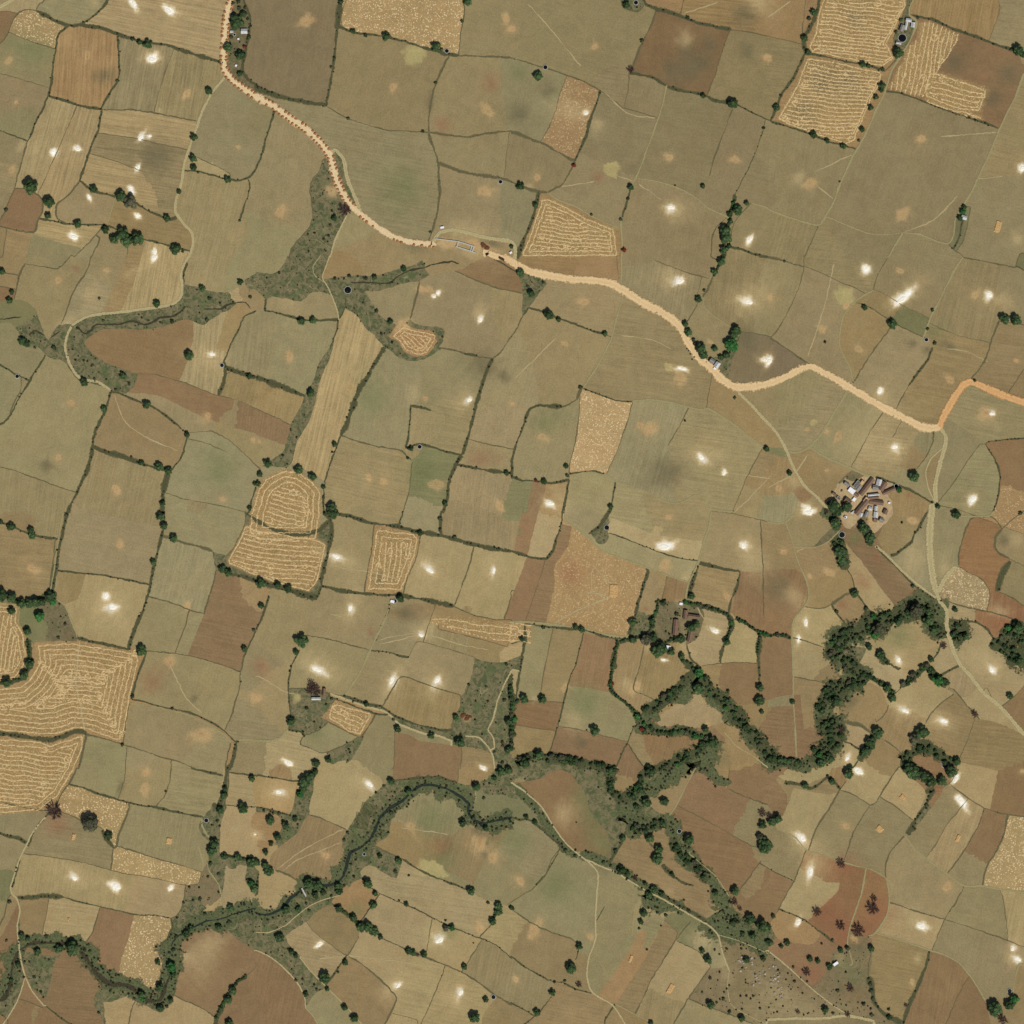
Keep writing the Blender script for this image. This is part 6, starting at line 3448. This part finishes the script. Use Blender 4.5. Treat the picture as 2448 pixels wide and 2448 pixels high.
# ---------------------------------------------------------------- heaps
def heap_geo(seed, rough=.12, crater=False, n=18, rings=6):
    r = np.random.default_rng(seed); V = [(0, 0, .55 if crater else 1)]; F = []; ph = r.uniform(0, 6.28, 4)
    for i in range(1, rings+1):
        q = i/rings
        for j in range(n):
            t = j/n*2*math.pi; rr = q*(1+rough*math.sin(2*t+ph[0])+rough*.8*math.sin(3*t+ph[1])+rough*.5*math.sin(5*t+ph[2]))
            z = (math.exp(-((q-.5)/.28)**2) if crater else (1-q*q)**.9)*(1+r.uniform(-rough, rough)) if i < rings else -.05
            if crater and i < rings: z = max(z, .12)
            V.append((rr*math.cos(t), rr*math.sin(t), z))
    for j in range(n): F.append((0, 1+j, 1+(j+1) % n))
    for i in range(rings-1):
        for j in range(n): a = 1+i*n+j; b = 1+i*n+(j+1) % n; F.append((a, a+n, b+n, b))
    return V, F
HC = [mesh('chaff_heap', *heap_geo(i, .14, True), M_CHAFF, True) for i in range(4)]
HD = [mesh('dirt_heap', *heap_geo(20+i, .10, False, 12, 4), M_HEAP, True) for i in range(4)]
HS = [mesh('soil_heap', *heap_geo(30+i, .12, False, 12, 4), M_SOIL, True) for i in range(2)]
for i, (t, p, r, asp, ang) in enumerate([s for s in STAINS if s[0] == 'W']):
    if not inside(p): continue
    o = put(bpy.data.objects.new('chaff_heap', HC[i % 4])); X, Y = W(*p); o.location = (X, Y, 0); q = r*MPP*.30; o.scale = (q*min(asp, 1.8), q, .55); o.rotation_euler = (0, 0, -R(ang))
    o['category'] = 'heap'; o['group'] = 'bright chaff heaps on the fields'; name_it(o, 'bright white chaff heap', *p)
hn = 0
for L in [L for L in LINES if L[0] == 'R']:
    w = L[1]
    for p, n in along(L[3], 9.6):
        two = w > 17
        for sd_ in ((-1, 1) if two else (1,)):
            if random.random() < (.2 if two else .35): continue
            q = p+n*sd_*(7.0 if two else 5.2)+np.array([random.gauss(0, .5), random.gauss(0, .5)])
            if not inside(q): continue
            o = put(bpy.data.objects.new('dirt_heap', random.choice(HD))); X, Y = W(*q); s = random.uniform(1.6, 2.2); o.location = (X, Y, .35); o.scale = (s, s*random.uniform(.85, 1.05), s*.78); o.rotation_euler = (0, 0, random.uniform(0, 6.28))
            o['category'] = 'heap'; o['group'] = 'heaps of orange earth tipped along the road under repair'
            name_it(o, 'orange heap in %s row' % (('left' if sd_ > 0 else 'right') if two else 'single'), q[0], q[1])
            hn += 1
for k, a, sc in REC:
    if k == 'H':
        o = put(bpy.data.objects.new('soil_heap', random.choice(HS))); X, Y = W(*a[0]); s = float(a[1])*sc*MPP; o.location = (X, Y, .05); o.scale = (s, s, min(s*.7, 1.2)); o['category'] = 'heap'; o['group'] = 'heaps of brown soil'; name_it(o, 'brown soil heap', *a[0])  # the village yard one stands in for a dark dot of unclear kind

# ---------------------------------------------------------------- straw stacks
def stack_geo(w, h, z):
    V = []; F = []; nx = max(3, int(w/.9)); ny = max(3, int(h/.9))
    for j in range(ny+1):
        for i in range(nx+1):
            u = i/nx; v = j/ny; e = min(u, 1-u)*w; f = min(v, 1-v)*h; q = min(1, min(e, f)/.7); V.append(((u-.5)*w*random.uniform(.97, 1.03), (v-.5)*h*random.uniform(.97, 1.03), (z*(.25+.75*q))*random.uniform(.62, 1.15) if q > 0 else 0))
    for j in range(ny):
        for i in range(nx): a = j*(nx+1)+i; F.append((a, a+1, a+nx+2, a+nx+1))
    return V, F
for k, a, sc in REC:
    if k == 'K':
        w, h, ang = float(a[1])*sc*MPP, float(a[2])*sc*MPP, float(a[3]); X, Y = W(*a[0])
        o = put(bpy.data.objects.new('straw_stack', mesh('straw_stack', *stack_geo(w, h, 1.3), M_STACK))); o.location = (X, Y, 0); o.rotation_euler = (0, 0, -R(ang)); o['category'] = 'straw stack'; o['group'] = 'low stacks of cut straw'; name_it(o, 'low tan straw stack', *a[0])

# ---------------------------------------------------------------- buildings
def box(x0, x1, y0, y1, z0, z1):
    v = [(x0,y0,z0),(x1,y0,z0),(x1,y1,z0),(x0,y1,z0),(x0,y0,z1),(x1,y0,z1),(x1,y1,z1),(x0,y1,z1)]
    return v, [(0,3,2,1),(4,5,6,7),(0,1,5,4),(1,2,6,5),(2,3,7,6),(3,0,4,7)]
RN = {'b': 'brown tiled house', 'g': 'grey roofed house', 'm': 'pale sheet roofed house', 'w': 'white roofed hut', 't': 'tan flat roofed house', 'f': 'grey flat roofed house'}
def house(x, y, w, h, ang, ty):
    X, Y = W(x, y); w = max(w, 2.2); h = max(h, 2.2); H = 2.9+random.uniform(-.2, .4) if max(w, h) > 5 else 2.0
    o = empty('hut' if max(w, h) < 5 else 'house', X, Y, 0, -R(ang))
    if h > w: o.rotation_euler = (0, 0, -R(ang)+math.pi/2); w, h = h, w
    iw, ih = w/2-.25, h/2-.25
    if ty in 'bgm' and h > 2.5:
        rz = h*.26; v, f = box(-iw, iw, -ih, ih, 0, H-.02); n = len(v)
        v += [(-iw, 0, H+rz*.9), (iw, 0, H+rz*.9)]; f += [(n, 4, 7), (n+1, 6, 5)]
        put(bpy.data.objects.new('wall', mesh('wall', v, f, M_WALL)), o)
        a, b = w/2, h/2; t = .12
        rv = [(-a,-b,H-.1),(a,-b,H-.1),(a,0,H+rz),(-a,0,H+rz),(a,b,H-.1),(-a,b,H-.1)]; rv += [(p[0], p[1], p[2]+t) for p in rv]
        rf = [(6,7,8,9),(9,8,10,11),(0,3,2,1),(3,5,4,2),(0,1,7,6),(1,2,8,7),(2,4,10,8),(4,5,11,10),(5,3,9,11),(3,0,6,9)]
        ro = put(bpy.data.objects.new('roof', mesh('roof', rv, rf, ROOF[ty])), o)
        v, f = box(-a-.05, a+.05, -.16, .16, H+rz+t-.06, H+rz+t+.07); put(bpy.data.objects.new('ridge_cap', mesh('ridge_cap', v, f, M_CONC if ty != 'b' else M_WALL)), ro)
    else:
        v, f = box(-iw, iw, -ih, ih, 0, H-.02); put(bpy.data.objects.new('wall', mesh('wall', v, f, M_WALL)), o)
        a, b = w/2, h/2; v, f = box(-a, a, -b, b, H, H+.14); put(bpy.data.objects.new('roof', mesh('roof', v, f, ROOF[ty])), o)
        if ty in 'tf':
            V = []; F = []
            for q in ((-a, a, -b, -b+.3), (-a, a, b-.3, b), (-a, -a+.3, -b+.3, b-.3), (a-.3, a, -b+.3, b-.3)):
                v, f = box(*q, H+.143, H+.6); k = len(V); V += v; F += [tuple(i+k for i in t) for t in f]
            put(bpy.data.objects.new('parapet', mesh('parapet', V, F, M_CONC if ty == 'f' else M_WALL)), o)
    v, f = box(-.5, .5, -ih-.06, -ih+.02, 0, min(2.0, H-.3)); put(bpy.data.objects.new('door', mesh('door', v, f, M_DARK)), o)
    for sx in (-.3, .3):
        if w > 6: v, f = box(sx*w-.4, sx*w+.4, -ih-.05, -ih+.02, 1.0, 1.8); put(bpy.data.objects.new('window', mesh('window', v, f, M_DARK)), o)
    o['category'] = 'building'; o['group'] = 'farm and village buildings'; name_it(o, RN[ty], x, y)
for k, a, sc in REC:
    if k == 'B': house(a[0][0], a[0][1], float(a[1])*sc*MPP, float(a[2])*sc*MPP, float(a[3]), a[4])  # the white hut right of the culvert stands in for a water tank

# ---------------------------------------------------------------- wells
def ring(r0, r1, z0, z1, n=24):
    V = []; F = []
    for i in range(n):
        t = i/n*2*math.pi; c, s = math.cos(t), math.sin(t); V += [(r0*c, r0*s, z0), (r1*c, r1*s, z0), (r1*c, r1*s, z1), (r0*c, r0*s, z1)]
    for i in range(n):
        a = i*4; b = (i+1) % n*4; F += [(a+1, b+1, b+2, a+2), (a+2, b+2, b+3, a+3), (a+3, b+3, b, a), (a, b, b+1, a+1)]
    return V, F
for k, a, sc in REC:
    if k == 'o':
        r = float(a[1])*sc*MPP; X, Y = W(*a[0])
        if r < .8: continue
        o = empty('well', X, Y); put(bpy.data.objects.new('rim', mesh('rim', *ring(r, r+.5, 0, .8), M_CONC)), o)
        v = [(0, 0, .5)]+[(r*math.cos(i/24*6.2832), r*math.sin(i/24*6.2832), .5) for i in range(24)]
        put(bpy.data.objects.new('water', mesh('water', v, [(0, i+1, (i+1) % 24+1) for i in range(24)], M_WELLW)), o)
        o['category'] = 'well'; o['group'] = 'round open wells'; name_it(o, 'round dark well with pale rim', *a[0])

# ---------------------------------------------------------------- culvert walls, weir, truck, boulders, garden beds
cul = empty('culvert', *W(1100, 585)); cul['category'] = 'culvert'; cul['label'] = 'unfinished concrete culvert with pale walls in the road gap'
wr = empty('weir', *W(727, 2132)); wr['category'] = 'weir'; wr['label'] = 'small pale concrete weir across the dark river'
for k, a, sc in REC:
    if k == 'G':
        p, q = W(*a[0]), W(*a[1]); par = cul if a[0][1] < 1000 else wr; th = float(a[2])*sc*MPP/2+.25; d = Vector((q[0]-p[0], q[1]-p[1], 0)); L_ = d.length; d.normalize(); n = Vector((-d.y, d.x, 0))
        V = []; rnd = random.uniform(0, .04); c0 = Vector(par.location)
        for z in (0, 1.5+rnd):
            for s, t in ((0, -1), (L_, -1), (L_, 1), (0, 1)): v = Vector((p[0], p[1], z))+d*s+n*th*t-c0; V.append(tuple(v))
        put(bpy.data.objects.new('wall', mesh('wall', V, [(0,3,2,1),(4,5,6,7),(0,1,5,4),(1,2,6,5),(2,3,7,6),(3,0,4,7)], M_CONC)), par)
    if k == 'X':
        X, Y = W(*a[0]); o = empty('truck', X, Y, .5, -R(float(a[3])))
        v, f = box(-3, 1.6, -1.15, 1.15, 1.0, 2.3); put(bpy.data.objects.new('cargo_bed', mesh('cargo_bed', v, f, M_TRUCK)), o)
        v, f = box(1.8, 3.6, -1.1, 1.1, .7, 2.7); v = [(x-(.35 if (z > 2 and x > 3) else 0), y_, z) for x, y_, z in v]; put(bpy.data.objects.new('cab', mesh('cab', v, f, M_TRUCK)), o)
        v, f = box(3.3, 3.58, -.9, .9, 1.7, 2.35); put(bpy.data.objects.new('windscreen', mesh('windscreen', v, f, M_DARK)), o)
        for wx in (-2.1, 2.6):
            for wy in (-1.15, .8):
                V = []; F = []; 
                for j in (0, 1):
                    for i in range(14): V.append((wx+.5*math.cos(i/14*6.283), wy+j*.35, .5+.5*math.sin(i/14*6.283)))
                F = [tuple(range(14)), tuple(range(27, 13, -1))]+[(i, 14+i, 14+(i+1) % 14, (i+1) % 14) for i in range(14)]
                put(bpy.data.objects.new('wheel', mesh('wheel', V, F, M_TYRE)), o)
        o['category'] = 'truck'; o['label'] = 'dark maroon truck parked on the sandy road by the culvert'
RK = []
for i in range(4):
    v, f = ICO1; r = np.random.default_rng(i); vv = v*(1+r.uniform(-.25, .2, (len(v), 1)))*np.array([1, .75, .55]); RK.append(mesh('boulder', vv, f, M_ROCK))
for k, a, sc in REC:
    if k == 'N':
        (x0, y0), (x1, y1) = a[0], a[1]
        for i in range(int(a[2])):
            u = random.betavariate(2.2, 2); x = x0+(x1-x0)*u; y = y0+(y1-y0)*min(1, max(0, u*.5+.25+random.gauss(0, .2))); X, Y = W(x, y); s = random.uniform(.7, 2.0)
            o = put(bpy.data.objects.new('boulder', random.choice(RK))); o.location = (X, Y, s*.2); o.scale = (s, s, s); o.rotation_euler = (0, 0, random.uniform(0, 6.28))
            o['category'] = 'boulder'; o['group'] = 'pale boulders on the rocky hillside'; name_it(o, '%s pale boulder' % ('large' if s > 1.5 else 'middling' if s > 1.05 else 'small'), x, y)
    if k == 'P':
        w, h, ang = float(a[1])*sc*MPP, float(a[2])*sc*MPP, float(a[3]); X, Y = W(*a[0]); V = []; F = []; n = int(w/1.5)
        for i in range(n):
            x = (i+.5)/n*w-w/2
            for jx in (-1, 1):
                v, f = box(x-.35, x+.35, min(0, jx*h)+.3*(jx > 0), max(0, jx*h)-.3*(jx < 0), 0, .3); v = [(q[0]+random.uniform(-.06, .06), q[1], q[2]) for q in v]; b = len(V); V += v; F += [tuple(i_+b for i_ in t) for t in f]
        o = put(bpy.data.objects.new('garden_bed', mesh('garden_bed', V, F, M_BED))); o.location = (X, Y, .02); o.rotation_euler = (0, 0, -R(ang)+math.pi*.1); o['category'] = 'garden'; name_it(o, 'small striped green garden plot', *a[0])
settle_labels()
print('done', len(bpy.data.objects), round(time.time()-T0, 1))
